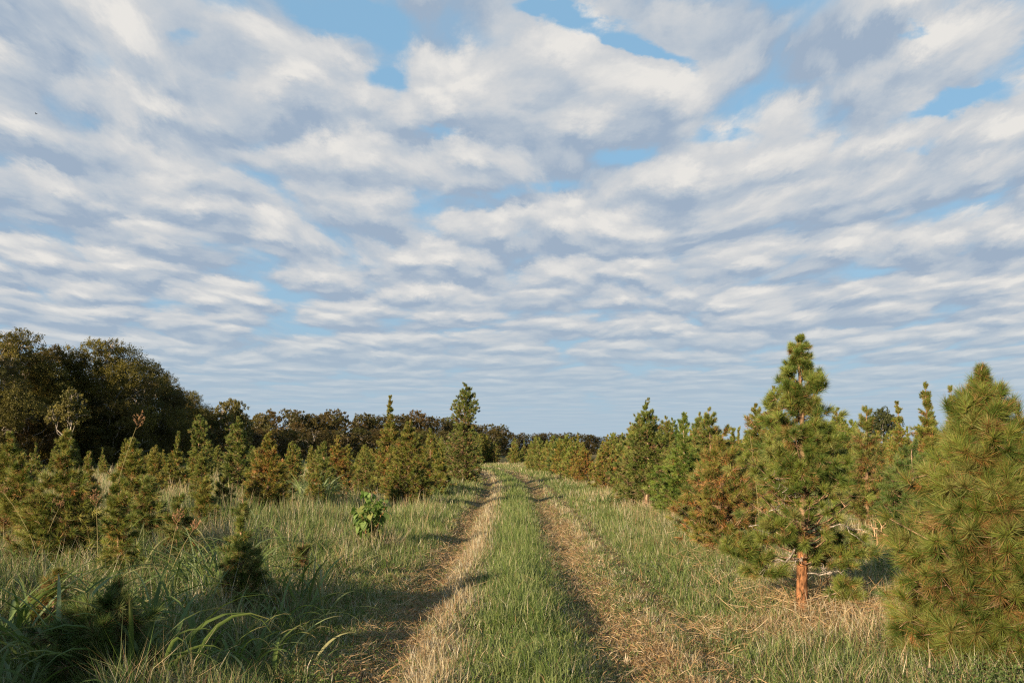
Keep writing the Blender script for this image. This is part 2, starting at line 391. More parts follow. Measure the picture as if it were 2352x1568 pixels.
# ================================================================ grass (nobody could count it)
G_GREEN = np.array([[0.125, 0.180, 0.032], [0.165, 0.215, 0.048], [0.235, 0.265, 0.10], [0.080, 0.130, 0.026]])
G_DRY = np.array([[0.52, 0.42, 0.25], [0.40, 0.30, 0.16], [0.58, 0.51, 0.36], [0.32, 0.205, 0.105]])
def grass_band(g, y0, y1, dens, wmin, segs, hmul=1.0):
    xw = lambda y: np.minimum(0.60 * y + 1.6, 46)
    n = int(dens * (xw(y0) + xw(y1)) * (y1 - y0))
    per = 14
    nc = n // per
    cy = y0 + (y1 - y0) * np.sqrt(rng.random(nc) * (1 - (xw(y0) / xw(y1)) ** 2) + (xw(y0) / xw(y1)) ** 2 * 1.0) if False else rng.uniform(y0, y1, nc)
    cx = rng.uniform(-1, 1, nc) * xw(cy)
    tone = rng.random(nc)
    k = np.repeat(np.arange(nc), per)
    off = rng.normal(size=(len(k), 2)) * 0.055 * (1 + y0 / 20)
    x = cx[k] + off[:, 0]; y = cy[k] + off[:, 1]
    hgt, dn, dry, bare, u = zones(x, y)
    keep = rng.random(len(x)) < dn
    x, y, hgt, dry, bare, k, off = x[keep], y[keep], hgt[keep], dry[keep], bare[keep], k[keep], off[keep]
    n = len(x)
    h = hgt * hmul * rng.uniform(0.4, 1.65, n) * (0.8 + 0.5 * tone[k])
    isdry = rng.random(n) < dry
    lay = (rng.random(n) < 0.18 + 0.55 * bare + 0.18 * isdry)
    az = rng.uniform(0, 2 * math.pi, n)
    lean = np.where(lay, rng.uniform(1.1, 1.5, n), np.abs(rng.normal(0.50, 0.40, n)))
    oa = np.arctan2(off[:, 1], off[:, 0]); az = np.where(rng.random(n) < 0.6, oa + rng.normal(size=n) * 0.6, az)
    h = np.where(lay, np.maximum(h, 0.07) * 0.9, h)
    dirh = np.stack([np.cos(az), np.sin(az), 0 * az], -1)
    up = np.array([0, 0, 1.0])
    d0 = unit(dirh * np.sin(lean * 0.6)[:, None] + up * np.cos(lean * 0.6)[:, None])
    d1 = unit(dirh * np.sin(np.minimum(lean * 1.5 + 0.2, 1.75))[:, None] + up * np.cos(np.minimum(lean * 1.5 + 0.2, 1.75))[:, None])
    base = np.stack([x, y, gz(x, y) - 0.01 + np.where(lay, rng.uniform(0.01, 0.05, n), 0)], -1)
    sa = az + math.pi / 2 + rng.normal(size=n) * 0.8
    side = np.stack([np.cos(sa), np.sin(sa), 0 * sa], -1)
    w = np.maximum(wmin, 0.00062 * y) * rng.uniform(0.7, 1.4, n)
    v = rng.random(n)[:, None]
    gi = np.clip((tone[k] * 3 + rng.random(n) * 1.5).astype(int), 0, 3)
    C = G_GREEN[gi] * (0.8 + 0.45 * v)
    Cd = G_DRY[rng.integers(0, 4, n)] * (0.75 + 0.45 * v)
    Cd = np.where((bare > 0.45)[:, None], Cd * np.array([0.86, 0.74, 0.62]), Cd)
    C = np.where(isdry[:, None], Cd, C)
    midp = base + d0 * (h * 0.5)[:, None]; tip = midp + d1 * (h * 0.5)[:, None]
    if segs == 2:
        V = np.stack([base - side * (w / 2)[:, None], base + side * (w / 2)[:, None], midp + side * (w * .4)[:, None], midp - side * (w * .4)[:, None], tip], 1)
        F0 = np.array([[0, 1, 2], [0, 2, 3], [3, 2, 4]])
        g.add(V, (np.arange(n)[:, None, None] * 5 + F0).reshape(-1, 3), np.repeat(C, 5, 0))
    else:
        add_tris(g, base, tip, side, w, C)
DENS = 1.5
g = Geo()
grass_band(g, 4.6, 9.0, 3200 * DENS, 0.0056, 2)
grass_band(g, 9.0, 15, 2100 * DENS, 0.0062, 2)
grass_band(g, 15, 26, 1100 * DENS, 0.007, 1, 1.05)
grass_band(g, 26, 48, 380 * DENS, 0.010, 1, 1.05)
grass_band(g, 48, 118, 75 * DENS, 0.015, 1, 1.1)
o = bpy.data.objects.new('grass', g.mesh('grass', M_GRASS)); col_.objects.link(o)
o['kind'] = 'stuff'; o['label'] = 'mown and rank grass, green and straw coloured, over the track and field'; o['category'] = 'grass'

# ================================================================ object helpers
def tag(o, label, cat, group=None):
    o['label'] = label; o['category'] = cat
    if group: o['group'] = group
def link(name, me, parent=None, color=None):
    o = bpy.data.objects.new(name, me); col_.objects.link(o)
    if parent: o.parent = parent
    if color is not None: o.color = (*color, 1)
    return o
def ground_at(px, py, eye=EYE):
    r = ray(px, py); t = -eye / r[2]
    return r[0] * t, r[1] * t
def size_at(px, top, y):       # height in metres of a thing at depth y whose top shows at pixel row top
    r = ray(px, top); return EYE + r[2] / r[1] * y

# ================================================================ pines
GREENS = np.array([[0.125, 0.170, 0.030], [0.170, 0.210, 0.045], [0.085, 0.130, 0.026], [0.225, 0.245, 0.075]])
RUST = np.array([[0.38, 0.19, 0.065], [0.27, 0.15, 0.060], [0.44, 0.27, 0.12], [0.18, 0.105, 0.05]])
PROF = {
    'hero': [(.19, .0), (.21, .35), (.27, .66), (.33, .86), (.42, 1.0), (.55, .90), (.62, .76), (.665, .60), (.70, .72), (.80, .54), (.86, .40), (.895, .22), (.935, .26), (.97, .17), (1, .06)],
    'fat': [(0.05, .8), (.15, 1.0), (.30, 1.0), (.45, .86), (.60, .66), (.70, .48), (.80, .34), (.90, .22), (.97, .10), (1, .03)],
    'cone': [(0.06, .6), (.16, .95), (.3, 1.0), (.5, .78), (.7, .5), (.85, .27), (.94, .12), (1, .04)],
    'leader': [(0.06, .7), (.18, 1.0), (.40, .84), (.58, .54), (.70, .30), (.76, .16), (.86, .13), (.94, .10), (1, .03)],
    'column': [(0.05, .6), (.18, .95), (.3, 1.0), (.5, .8), (.62, .62), (.75, .55), (.86, .42), (.95, .2), (1, .06)],
    'double': [(0.03, .75), (.12, 1.0), (.33, .95), (.48, .72), (.54, .50), (.60, .48), (.66, .66), (.78, .66), (.88, .48), (.95, .26), (1, .08)],
    'sapling': [(0.05, .7), (.2, 1.0), (.45, .85), (.6, .5), (.68, .22), (.85, .16), (1, .05)],
    'wisp': [(0.1, .5), (.3, 1.0), (.5, .8), (.8, .45), (1, .08)],
    'bush': [(0.05, .95), (.3, 1.0), (.6, .85), (.85, .5), (1, .1)],
}
def pine_meshes(name, H, Rr, prof, nb, tpb, npt, nl, nw, rust=0.12, seed=1, lean=0.0, trunk_r=0.035, bend=0.5, bare_base=0.0, open_=0.0, whorl=0.3, thin=0.0, pom=.8, fl=.2, thinp=.42):
    """one crown mesh and one trunk-and-limbs mesh, in metres"""
    r_ = np.random.default_rng(seed)
    pt, pr = np.array([a for a, _ in PROF[prof]]), np.array([b for _, b in PROF[prof]])
    def R_(t): return np.interp(t, pt, pr) * Rr
    zz_ = np.linspace(0, 1, 9)
    tx = lean * H * (1 - (1 - zz_) ** 1.5) * 0.0 + 0.03 * H * bend * np.sin(zz_ * 4.1 + seed) * (1 - zz_ * 0.6) - 0.03 * H * bend * math.sin(seed)
    ty = 0.02 * H * bend * np.sin(zz_ * 3.3 + seed * 2.1) - 0.02 * H * bend * math.sin(seed * 2.1)
    def T(t):
        return np.stack([np.interp(t, zz_, tx), np.interp(t, zz_, ty), t * H], -1)
    wts = np.linspace(0.0, 1, 400); rw = R_(wts) + fl * Rr; rw[wts < pt[0] + bare_base] = 0
    cdf = np.cumsum(rw); cdf /= cdf[-1]
    tb = np.interp((np.arange(nb) + r_.random(nb)) / nb, cdf, wts)
    # whorls: pull the branches a little towards a few levels
    lv = H / 0.26
    tb = tb + whorl * (1 - sstep(tb, .55, .75)) * (np.round(tb * lv) / lv - tb)
    ang = np.arange(nb) * 2.39996 + r_.normal(size=nb) * 0.35
    L_ = R_(tb) * r_.uniform(0.78, 1.14, nb) * (1 - open_ * (r_.random(nb) < 0.4) * 0.5)
    out = np.stack([np.cos(ang), np.sin(ang), 0 * ang], -1)
    end = T(tb) + out * L_[:, None]; end[:, 2] += r_.normal(size=nb) * 0.02 * H
    rise = np.minimum(L_ * (0.35 + 0.35 * tb), tb * H * 0.8)
    troot = np.clip(tb - rise / H, 0.015, 1)
    root = T(troot)
    midp = root * 0.45 + end * 0.55; midp[:, 2] -= 0.18 * L_ * r_.uniform(0.2, 1, nb)
    # tufts
    k = np.repeat(np.arange(nb), tpb); n = len(k)
    s = 1 - 0.68 * r_.random(n) ** 1.4
    s[::tpb] = 1.0
    P0, P1, P2 = root[k], midp[k], end[k]
    ss = s[:, None]
    pos = (1 - ss) ** 2 * P0 + 2 * ss * (1 - ss) * P1 + ss ** 2 * P2
    axisl = unit(P2 - P0)
    lat = r_.normal(size=(n, 3)) * (0.17 * L_[k] + 0.02)[:, None] * (0.35 + 0.65 * ss) ; lat[::tpb] *= 0.15
    lat[:, 2] *= 0.6
    stem0 = pos.copy()
    pos = pos + lat
    pos[:, 2] = np.maximum(pos[:, 2], 0.03 * H)
    tf = pos[:, 2] / H
    up = np.array([0, 0, 1.0])
    topness = np.clip((tf - 0.55) / 0.4, 0, 1)[:, None]
    ax = unit(unit(pos - T(np.clip(tf, 0, 1))) * (0.85 - 0.45 * topness) + up * (0.30 + 0.75 * topness) + axisl * 0.3 + r_.normal(size=(n, 3)) * 0.32)
    lead = nb and tf > 0.93
    keep_ = (tf > thin) | (r_.random(n) < thinp)
    k, s, pos, stem0, tf, ax, n = k[keep_], s[keep_], pos[keep_], stem0[keep_], tf[keep_], ax[keep_], int(keep_.sum())
    # colours
    tone = r_.random(n)
    gi = np.clip((tone * 2.6 + r_.random(n) * 1.4).astype(int), 0, 3)
    C = GREENS[gi] * r_.uniform(0.8, 1.2, n)[:, None]
    cl = np.sin(pos[:, 0] * 9 + seed) * np.sin(pos[:, 1] * 8 + seed * 3) * np.sin(pos[:, 2] * 7 + seed * 5)
    inner = (s < 0.62)
    pr_ = rust * (1 - .75 * sstep(tf, .72, .85)) * (0.30 + 2.0 * inner + 1.2 * np.clip(cl, 0, 1) * 2)
    isr = r_.random(n) < pr_
    C = np.where(isr[:, None], RUST[r_.integers(0, 4, n)] * r_.uniform(0.6, 1.1, n)[:, None], C)
    # needles
    kk = np.repeat(np.arange(n), npt); m = len(kk)
    A = ax[kk]
    rv = r_.normal(size=(m, 3)); perp = unit(rv - (rv * A).sum(1, keepdims=True) * A)
    th = np.radians(r_.uniform(10, 92, m)) ; along = r_.random(m)
    th = th * (1.15 - 0.6 * along)
    dirn = unit(A * np.cos(th)[:, None] + perp * np.sin(th)[:, None] + np.array([0, 0, -0.10]) * isr[kk][:, None] * 5)
    ln = nl * r_.uniform(0.6, 1.15, m) * np.where(isr[kk], 0.85, 1)
    ln = ln * np.clip(.42 + 1.3 * R_(tf[kk]) / Rr, .5, 1)
    sl = nl * pom
    base = pos[kk] + A * (sl * (along - 0.75))[:, None]
    tip = base + dirn * ln[:, None]
    rs = r_.normal(size=(m, 3)); side = unit(np.cross(dirn, rs))
    Cg = (GREENS[gi] * np.ones((n, 1)))[kk]
    Cn = np.where((isr[kk] & (r_.random(m) < .6))[:, None], C[kk], np.where(isr[kk][:, None], Cg * .9, C[kk])) * r_.uniform(0.75, 1.3, m)[:, None]
    od = r_.random(m) < rust * 0.45
    Cn = np.where(od[:, None], RUST[r_.integers(0, 3, m)] * 0.9, Cn)
    g = Geo(); hw_ = (nw * .5 * r_.uniform(0.7, 1.3, m))[:, None]
    Vn = np.stack([base - side * hw_, base + side * hw_, tip], 1)
    Cb = Cn * np.array([.98, .86, .78])          # the brown sheaths at the foot of the needles
    g.add(Vn, np.arange(m * 3).reshape(m, 3), np.stack([Cb, Cb, Cn * 1.12], 1).reshape(-1, 3))
    crown = g.mesh(name + '_crown', M_NEEDLE)
    # trunk and limbs
    g = Geo()
    tz = np.linspace(0, 0.985, 12)
    tp = T(tz); tp[0, 2] = -0.08
    tr = trunk_r * (1 - tz) ** 0.75 + 0.004; tr[0] *= 1.25
    barkc = np.array([0.25, 0.155, 0.09]) if rust > 0.1 else np.array([0.31, 0.21, 0.14])
    add_tube(g, tp, tr, barkc, 8, 0.05)
    lc = np.array([0.24, 0.15, 0.09])
    add_twigs(g, root, midp, trunk_r * 0.32 * (1 - troot * .6), trunk_r * 0.24 * (1 - troot * .6), lc)
    add_twigs(g, midp, end, trunk_r * 0.24 * (1 - troot * .6), 0.004, lc)
    if npt > 16:
        add_twigs(g, stem0, pos, 0.004, 0.0025, lc * 1.2)
        add_twigs(g, pos - ax * sl * 0.75, pos + ax * sl * 0.28, 0.0035, 0.003, np.where(isr[:, None], lc * 1.5, np.array([0.40, 0.25, 0.12])))
    trunk = g.mesh(name + '_trunk', M_BARK)
    return crown, trunk, T
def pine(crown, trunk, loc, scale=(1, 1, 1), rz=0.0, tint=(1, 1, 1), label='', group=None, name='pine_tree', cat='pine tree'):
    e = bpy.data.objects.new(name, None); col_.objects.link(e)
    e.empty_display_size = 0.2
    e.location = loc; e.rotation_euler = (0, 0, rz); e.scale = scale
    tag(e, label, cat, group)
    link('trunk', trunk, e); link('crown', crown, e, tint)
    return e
def put(px, by, top, hw, st, rust, tint, label, seed, dense=1.0, nl=None, name='pine_tree', nmul=1.0, **kw):
    """a pine of its own mesh, standing where the photograph shows it"""
    x, y = ground_at(px, by)
    H = size_at(px, top, y); Rr = hw / FPX * y
    nl = nl or 0.115
    if by < 1250: Rr *= .93 if px > 1176 else .80
    nlen = nl * (0.85 if y > 25 else 1.0)
    far = y / 12.0
    npt = int(np.clip(125 / far ** 0.75, 34, 165) * nmul); nw = max(0.0034, 0.00040 * y)
    vol = H * Rr
    ntuft = np.clip(dense * 760 * (vol / 1.2) ** 0.8, 130, 2400) * (1.0 if y < 20 else 0.9)
    tpb = 9; nb = max(14, int(ntuft / tpb))
    Reff = max(Rr - nlen * 0.30, Rr * 0.6)
    cr, tr, T = pine_meshes('pine', H - nlen * 0.4, Reff, st, nb, tpb, npt, nlen, nw, rust, seed, **kw)
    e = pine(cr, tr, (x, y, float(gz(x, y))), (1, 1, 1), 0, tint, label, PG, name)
    PLACED.append((x, y, Rr))
    return e, T, H, (x, y)
PLACED = []
PG = 'pines standing in rows beside the track'
GN, OL, RU = (1.0, 1.0, 1.0), (1.12, 1.03, 0.88), (1.2, 1.0, 0.82)
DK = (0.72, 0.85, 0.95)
# ---- right of the track
hero, heroT, heroH, heroP = put(1842, 1412, 758, 124, 'hero', .13, (1.02, 1.05, .95), 'tallest pine right of the track, bare orange trunk base and grey dead lower boughs', 11, 1.15, .10, trunk_r=0.052, bend=0.55, open_=0.6, whorl=.1, thin=.45, thinp=.27, pom=.35, nmul=1.3, fl=.35)
put(2280, 1532, 822, 205, 'fat', .30, (.95, .98, .86), 'dense bushy pine with rust tipped long needles filling the right edge', 12, 1.6, .15, trunk_r=0.06, whorl=.1, pom=.5, nmul=1.15, fl=.4)
put(1490, 1166, 920, 84, 'cone', .06, GN, 'bright green cone shaped pine with pale stump foot, before the brown thin spire', 13, 1.2)
put(1580, 1196, 948, 80, 'sapling', .06, (.95, 1.1, .9), 'green pine with a bare reddish curved stem tip, right of the bright cone pine', 14, 1.1, trunk_r=.03)
put(1668, 1282, 982, 120, 'wisp', .34, (1.1, .98, .88), 'half dead brown pine with bare twigs and frayed pale trunk', 15, .75, trunk_r=.05, open_=.8)
put(1996, 1226, 925, 72, 'wisp', .30, GN, 'open pine with dead grey top and bare trunk just right of the tallest pine', 16, .75, trunk_r=.04, open_=.6)
put(2100, 1262, 1020, 88, 'bush', .10, DK, 'dark shaded low pine between the open pine and the dense right edge pine', 17, .9)  # the shadow lying on this pine is painted in as a darker needle tint
put(2135, 1205, 868, 62, 'leader', .2, OL, 'pine with a long leaning feathery leader, left of the right edge pine', 18, 1.0)
put(2072, 1180, 912, 50, 'leader', .22, OL, 'narrow olive pine with a thin candle tip beside the round dark pine', 19)
put(2208, 1212, 880, 34, 'leader', .3, OL, 'thin spire showing just left of the dense right edge pine', 20)
put(1690, 1150, 980, 42, 'leader', .12, GN, 'small green pointed pine behind the half dead brown pine', 21)
put(1640, 1118, 980, 34, 'cone', .5, RU, 'small brown pointed pine seen over the half dead pine', 22)
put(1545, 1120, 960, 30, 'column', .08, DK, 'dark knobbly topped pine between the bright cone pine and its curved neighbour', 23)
put(1448, 1110, 970, 22, 'column', .5, RU, 'thin brown spire left of the bright cone pine', 24)
put(1400, 1128, 1015, 48, 'cone', .3, OL, 'round shouldered olive pine with rusty patches, two left of the bright cone pine', 26)
put(1345, 1108, 1022, 38, 'cone', .42, RU, 'rusty pine right of the dark gap on the right verge', 27)
put(1312, 1098, 1014, 30, 'leader', .2, OL, 'pointed olive pine on the right verge left of the rusty one', 28)
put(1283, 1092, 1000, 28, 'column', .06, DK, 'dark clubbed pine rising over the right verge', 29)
put(2345, 1300, 925, 40, 'cone', .4, RU, 'brown topped pine cut by the frame beyond the right edge pine', 30)
# ---- left of the track
put(1066, 1112, 878, 52, 'double', .18, (.9, .95, .95), 'tall double crowned pine with dark clubbed top left of the track end', 41, 1.7, fl=.35, trunk_r=.07, bend=.9)
put(935, 1166, 960, 72, 'cone', .2, OL, 'broad pine with bare slanting foot behind the broad leaved bush', 42, 1.15)
put(890, 1140, 903, 50, 'leader', .22, OL, 'pine with twin green tips poking above the woods', 43, 1.1, .13)
put(612, 1192, 992, 66, 'cone', .28, RU, 'rusty brown full cone pine left of the arching pale grass', 44, 1.2)
put(545, 1150, 955, 48, 'column', .12, GN, 'tall grey green pine left of the rusty cone pine', 45, 1.1)
put(458, 1122, 948, 36, 'double', .12, GN, 'slim pine with pinched waist and green head', 46, 1.1)
put(402, 1148, 988, 42, 'leader', .15, OL, 'pine with a long straight candle between the pinched and grey topped pines', 47, 1.1)
put(296, 1218, 998, 66, 'cone', .2, OL, 'olive cone pine beside the tall seeding grass stalk', 48, 1.15)
put(132, 1312, 972, 100, 'leader', .16, OL, 'large shaggy pine with upright green leader near the left edge', 49, 1.15)
put(8, 1235, 985, 60, 'cone', .16, OL, 'pine cut by the left edge of the frame', 50)
put(268, 1350, 1085, 50, 'wisp', .16, (1.1, 1.05, .9), 'sparse sapling with an orange stem before the olive cone pine', 51, .9, .085, trunk_r=.022, open_=.4, whorl=0.0)
put(556, 1436, 1130, 62, 'sapling', .14, GN, 'young pine in the grass with a thin bare leader, nearest the coarse arching grass', 52, 1.3, .08, trunk_r=.02, whorl=0.0)
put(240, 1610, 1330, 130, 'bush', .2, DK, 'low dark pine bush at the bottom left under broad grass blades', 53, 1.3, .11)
put(692, 1352, 1225, 38, 'wisp', .5, (.8, .8, .8), 'stunted brown pine seedling in straw near the young pine', 54, .5, .07, open_=.5, trunk_r=.015)
put(508, 1200, 1090, 34, 'wisp', .25, OL, 'small thin pine before the grey green pine', 55, .8)
put(740, 1158, 1010, 46, 'leader', .12, GN, 'green pine behind the clump of arching pale grass', 56)
put(775, 1142, 998, 46, 'cone', .38, RU, 'brown sided pine with dead lower twigs right of the arching grass', 57)
put(672, 1130, 1012, 32, 'leader', .22, OL, 'slim pine right behind the rusty cone pine', 58)
put(838, 1136, 1015, 40, 'cone', .2, OL, 'olive pine just left of the twin tipped pine', 59)
put(1012, 1140, 1010, 30, 'leader', .15, OL, 'slim pine between the broad pine and the double crowned one', 60)
put(985, 1130, 978, 34, 'cone', .15, OL, 'pine shoulder to shoulder with the broad pine, right side', 61)
put(350, 1135, 1035, 26, 'leader', .2, OL, 'small candle topped pine between olive cone pine and straight candle pine', 62)
put(198, 1200, 1035, 40, 'leader', .3, OL, 'pine half hidden right behind the large shaggy pine', 63)
put(70, 1180, 1040, 40, 'leader', .2, OL, 'pine in the gap between the left edge pine and the shaggy pine', 64)

put(408, 1300, 1120, 44, 'wisp', .22, GN, 'thin young pine in tall grass between the orange stemmed sapling and the young pine', 65, .8, .09, trunk_r=.018)
put(120, 1470, 1290, 60, 'wisp', .35, (.95, .9, .9), 'scrubby half dead seedling under the large shaggy pine', 66, .8, .09, trunk_r=.018)
# the last low boughs of the tallest pine, hanging by the trunk
for i, (dx, dy, z, sz, H_) in enumerate([(.42, -.10, .20, .13, .22), (.30, .05, .52, .20, .26), (-.42, 0, .42, .22, .28), (.55, .1, .62, .2, .24), (-.28, -.15, .78, .2, .24), (-.60, .05, .62, .16, .22)]):
    c_, t_, _ = pine_meshes('low_bough', H_, sz, 'bush', 12, 7, 90, .095, .0040, .12, 500 + i, trunk_r=.008, pom=.4)
    o = link('low_bough', c_, hero, (1.05, 1.05, .95)); o.location = (dx, dy, z)
    g_ = Geo(); a_ = heroT(np.array([max(z - .05, .15) / heroH]))[0] 
    add_tube(g_, np.stack([a_, a_ * .5 + np.array([dx, dy, z]) * .5 + np.array([0, 0, .04]), np.array([dx, dy, z + H_ * .4])]), [.010, .008, .004], np.array([.30, .22, .15]), 5, .1)
    link('low_bough_stem', g_.mesh('low_bough_stem', M_BARK), o).location = (-dx, -dy, -z)
put(40, 1262, 1035, 55, 'cone', .2, OL, 'pine between the left edge pine and the large shaggy pine, in tall grass', 69, 1.1)
put(340, 1262, 1080, 44, 'cone', .18, GN, 'short bushy pine right of the olive cone pine, in the grass', 70, 1.1)
put(470, 1232, 1085, 40, 'cone', .25, OL, 'short olive pine before the pinched waist pine', 71, 1.1)
# ---- the further rows, copies of a few meshes
MID = []
for i, (st, Rr, ru, H) in enumerate([('cone', .62, .2, 2.3), ('leader', .6, .16, 2.6), ('column', .5, .12, 2.6), ('cone', .66, .26, 2.2), ('leader', .55, .2, 2.4), ('double', .48, .15, 3.0), ('wisp', .5, .2, 2.1)]):
    MID.append((pine_meshes('pine_mid', H, Rr - .03, st, 96, 9, 40, .12, .013, ru, 100 + i), H))
FAR = []
for i, (st, Rr, ru, H) in enumerate([('cone', .66, .18, 2.3), ('leader', .62, .14, 2.5), ('column', .55, .10, 2.6), ('cone', .66, .22, 2.2)]):
    FAR.append((pine_meshes('pine_far', H, Rr - .03, st, 70, 8, 20, .15, .026, ru, 140 + i), H))
r2 = np.random.default_rng(5)
def filler(x, y, label, group, hs=1.0):
    src, H = (MID[r2.integers(0, len(MID))] if y < 42 else FAR[r2.integers(0, len(FAR))])
    h = r2.normal(1.0, .13) * hs; h = min(max(h, .5), 1.35); w = h * r2.uniform(.70, 1.0)
    t = r2.random()
    tint = (1.0 + .25 * t, 1.0 + .1 * r2.random(), 1.0 - .2 * t)
    pine(src[0], src[1], (x, y, float(gz(x, y))), (w, w, h), r2.uniform(0, 6.28), tint, label, group)
    PLACED.append((x, y, .5))
nfill = 0
cand = []
for side in (-1, 1):
    lat0 = 6.6 if side > 0 else 5.4
    for row in range(0, 13):
        for y0 in np.arange(21, 118, 3.1):
            y = y0 + r2.normal() * .35
            x = float(xc(y)) + side * (lat0 + row * 3.0) + r2.normal() * .3
            if abs(x) > .56 * y + 1.0: continue
            cand.append((y, x, side, row))
    if side > 0:
        for y0 in np.arange(31, 50, 2.3): cand.append((y0 + r2.normal() * .25, 5.0 + r2.normal() * .25, side, -1))
    # the verge row beside the track, beyond the pines placed one by one
    for y0 in np.arange(50, 112, 2.4):
        y = y0 + r2.normal() * .25
        cand.append((y, float(xc(y)) + side * (3.6 if side > 0 else 3.9) + r2.normal() * .25, side, -1))
cand.sort()
for y, x, side, row in cand:
    if nfill > 236: break
    if any((x - a) ** 2 + (y - b_) ** 2 < (1.25 + .4 * c) ** 2 for a, b_, c in PLACED): continue
    if side < 0 and x < -0.30 * y - 14: continue
    keep = 1.0 if row <= 2 else (.62 if y > 30 else .5)
    if side < 0: keep *= .58 if y < 48 else .8
    if side > 0: keep = min(1.0, keep * 1.25)
    if r2.random() > keep: continue
    if side < 0 and y < 27: continue
    sname = 'right' if side > 0 else 'left'
    if row == -1: lab, grp = 'small far pine in the verge row along the %s side of the track' % sname, 'far pines lining the %s verge' % sname
    elif y < 42: lab, grp = 'pine in the middle rows %s of the track, behind the nearer pines' % sname, 'pines of the middle rows %s of the track' % sname
    else: lab, grp = 'distant pine in the crowded back rows %s of the track' % sname, 'distant pines %s of the track' % sname
    filler(x, y, lab, grp, (.68 if x < -.09 * y else .9) if side < 0 else 1.04)
    nfill += 1
# pines closing the far end where the track bends away
for i in range(16):
    y = 108 + r2.uniform(0, 10); x = float(xc(108)) + r2.uniform(-6, 7)
    filler(x, y, 'pine closing the view where the track bends out of sight', 'pines at the far bend of the track', 1.25)
# pines beside the photographer, whose shadows fall across the near grass
SH = []
for i, (x, y, h) in enumerate([(-5.6, 4.7, 2.55), (-6.9, .5, 2.7), (-9.5, 1.5, 2.7), (-8.6, 5.2, 2.2), (7.4, 4.2, 2.4), (6.4, 1.0, 2.3)]):
    src, H = MID[3 * (i % 2)]
    pine(src[0], src[1], (x, y, float(gz(x, y))), (h / H * 1.65, h / H * 1.65, h / H), i * 1.3, (1, 1, 1), 'pine of the near row standing beside the camera out of view', 'near row pines out of view')

# ================================================================ woods
def curved(a, b_, n=6, wob=.1, r_=None):
    t = np.linspace(0, 1, n)[:, None]; L = np.linalg.norm(b_ - a)
    pts = a * (1 - t) + b_ * t
    pts[1:-1] += r_.normal(size=(n - 2, 3)) * wob * L
    return pts
def wood_meshes(H, Rr, lobes, leaves, ls, seed, pal, skirt=.1, limbs=7, domed=.5):
    r_ = np.random.default_rng(seed)
    g = Geo(); gt = Geo()
    t = skirt + (1 - skirt) * (np.arange(lobes) + r_.random(lobes)) / lobes * .92
    prof = np.interp(t, [0, .15, .45, .75, 1.0], [.80, .95, 1.0, .78, .25])
    ang = np.arange(lobes) * 2.39996 + r_.normal(size=lobes) * .4
    rr = Rr * prof * np.sqrt(r_.uniform(.18, .8, lobes))
    rr[r_.random(lobes) < .2] *= .35
    LC = np.stack([np.cos(ang) * rr, np.sin(ang) * rr, t * H * .93], -1)
    LR = Rr * r_.uniform(.20, .40, lobes) * (30 / max(lobes, 30)) ** .35 * np.interp(t, [0, .8, 1], [1.0, .9, .62])
    bc = np.array([.40, .34, .27])
    add_tube(gt, curved(np.array([0, 0, -.2]), np.array([0.0, 0, H * .62]), 7, .02, r_), np.linspace(.05 * Rr, .018 * Rr, 7), bc * .7, 8, .04)
    for i in r_.permutation(lobes)[:limbs]:
        z0 = max(.12 * H, LC[i, 2] - rr[i] * 1.1 - .12 * H)
        add_tube(gt, curved(np.array([0, 0, z0]), LC[i] * np.array([1, 1, 1.0]), 6, .05, r_), np.linspace(.024 * Rr, .006 * Rr, 6), bc, 5)
        for j in range(5):
            d = unit(r_.normal(size=3) + np.array([0, 0, .6])) * LR[i] * 1.05
            add_tube(gt, curved(LC[i] * .8 + np.array([0, 0, LC[i, 2] * .2 - .1]), LC[i] + d, 4, .08, r_), np.linspace(.009 * Rr, .003 * Rr, 4), bc * 1.1, 3)
    wv = LR ** 2; wv /= wv.sum()
    cnt = (wv * leaves).astype(int)
    for i in range(lobes):
        n = cnt[i]
        # sprays of leaves set on the outside of each bough
        ns = max(10, n // 22)
        sd = unit(r_.normal(size=(ns, 3)) + np.array([0, 0, .25]))
        sp = LC[i] + sd * LR[i] * r_.uniform(.62, 1.12, (ns, 1)) * np.array([1.1, 1.1, .85])
        k = r_.integers(0, ns, n)
        c = sp[k] + r_.normal(size=(n, 3)) * LR[i] * .10
        c[:, 2] = np.maximum(c[:, 2], .1)
        a = unit(r_.normal(size=(n, 3)) + np.array([0, 0, .35])); rv = unit(np.cross(a, r_.normal(size=(n, 3)))); sv = np.cross(a, rv)
        L = ls * r_.uniform(.6, 1.3, (n, 1))
        V = np.stack([c - rv * L * .5, c + sv * L * .30, c + rv * L * .5, c - sv * L * .30], 1)
        F = (np.arange(n)[:, None, None] * 4 + np.array([[0, 1, 2], [0, 2, 3]])).reshape(-1, 3)
        base = pal[r_.integers(0, len(pal))] * r_.uniform(.85, 1.2)
        C = base * (r_.uniform(.82, 1.2, (ns, 1))[k]) * r_.uniform(.9, 1.1, (n, 1))
        g.add(V, F, np.repeat(C, 4, 0))
    return g.mesh('wood_crown', M_LEAF), gt.mesh('wood_trunk', M_BARK)
PAL = [np.array(c) for c in [(.098, .088, .022), (.120, .105, .025), (.070, .070, .020), (.100, .080, .028), (.165, .145, .038)]]
PALB = [np.array(c) for c in [(.110, .090, .030), (.088, .074, .028), (.078, .080, .028), (.12, .092, .036), (.10, .098, .03)]]
PALE = [np.array(c) for c in [(.17, .16, .055), (.20, .18, .07), (.14, .14, .05)]]
BIG = [wood_meshes(10, 4.2, 52, 95000, .108, 200 + i, PAL, .05, 14) for i in range(4)]
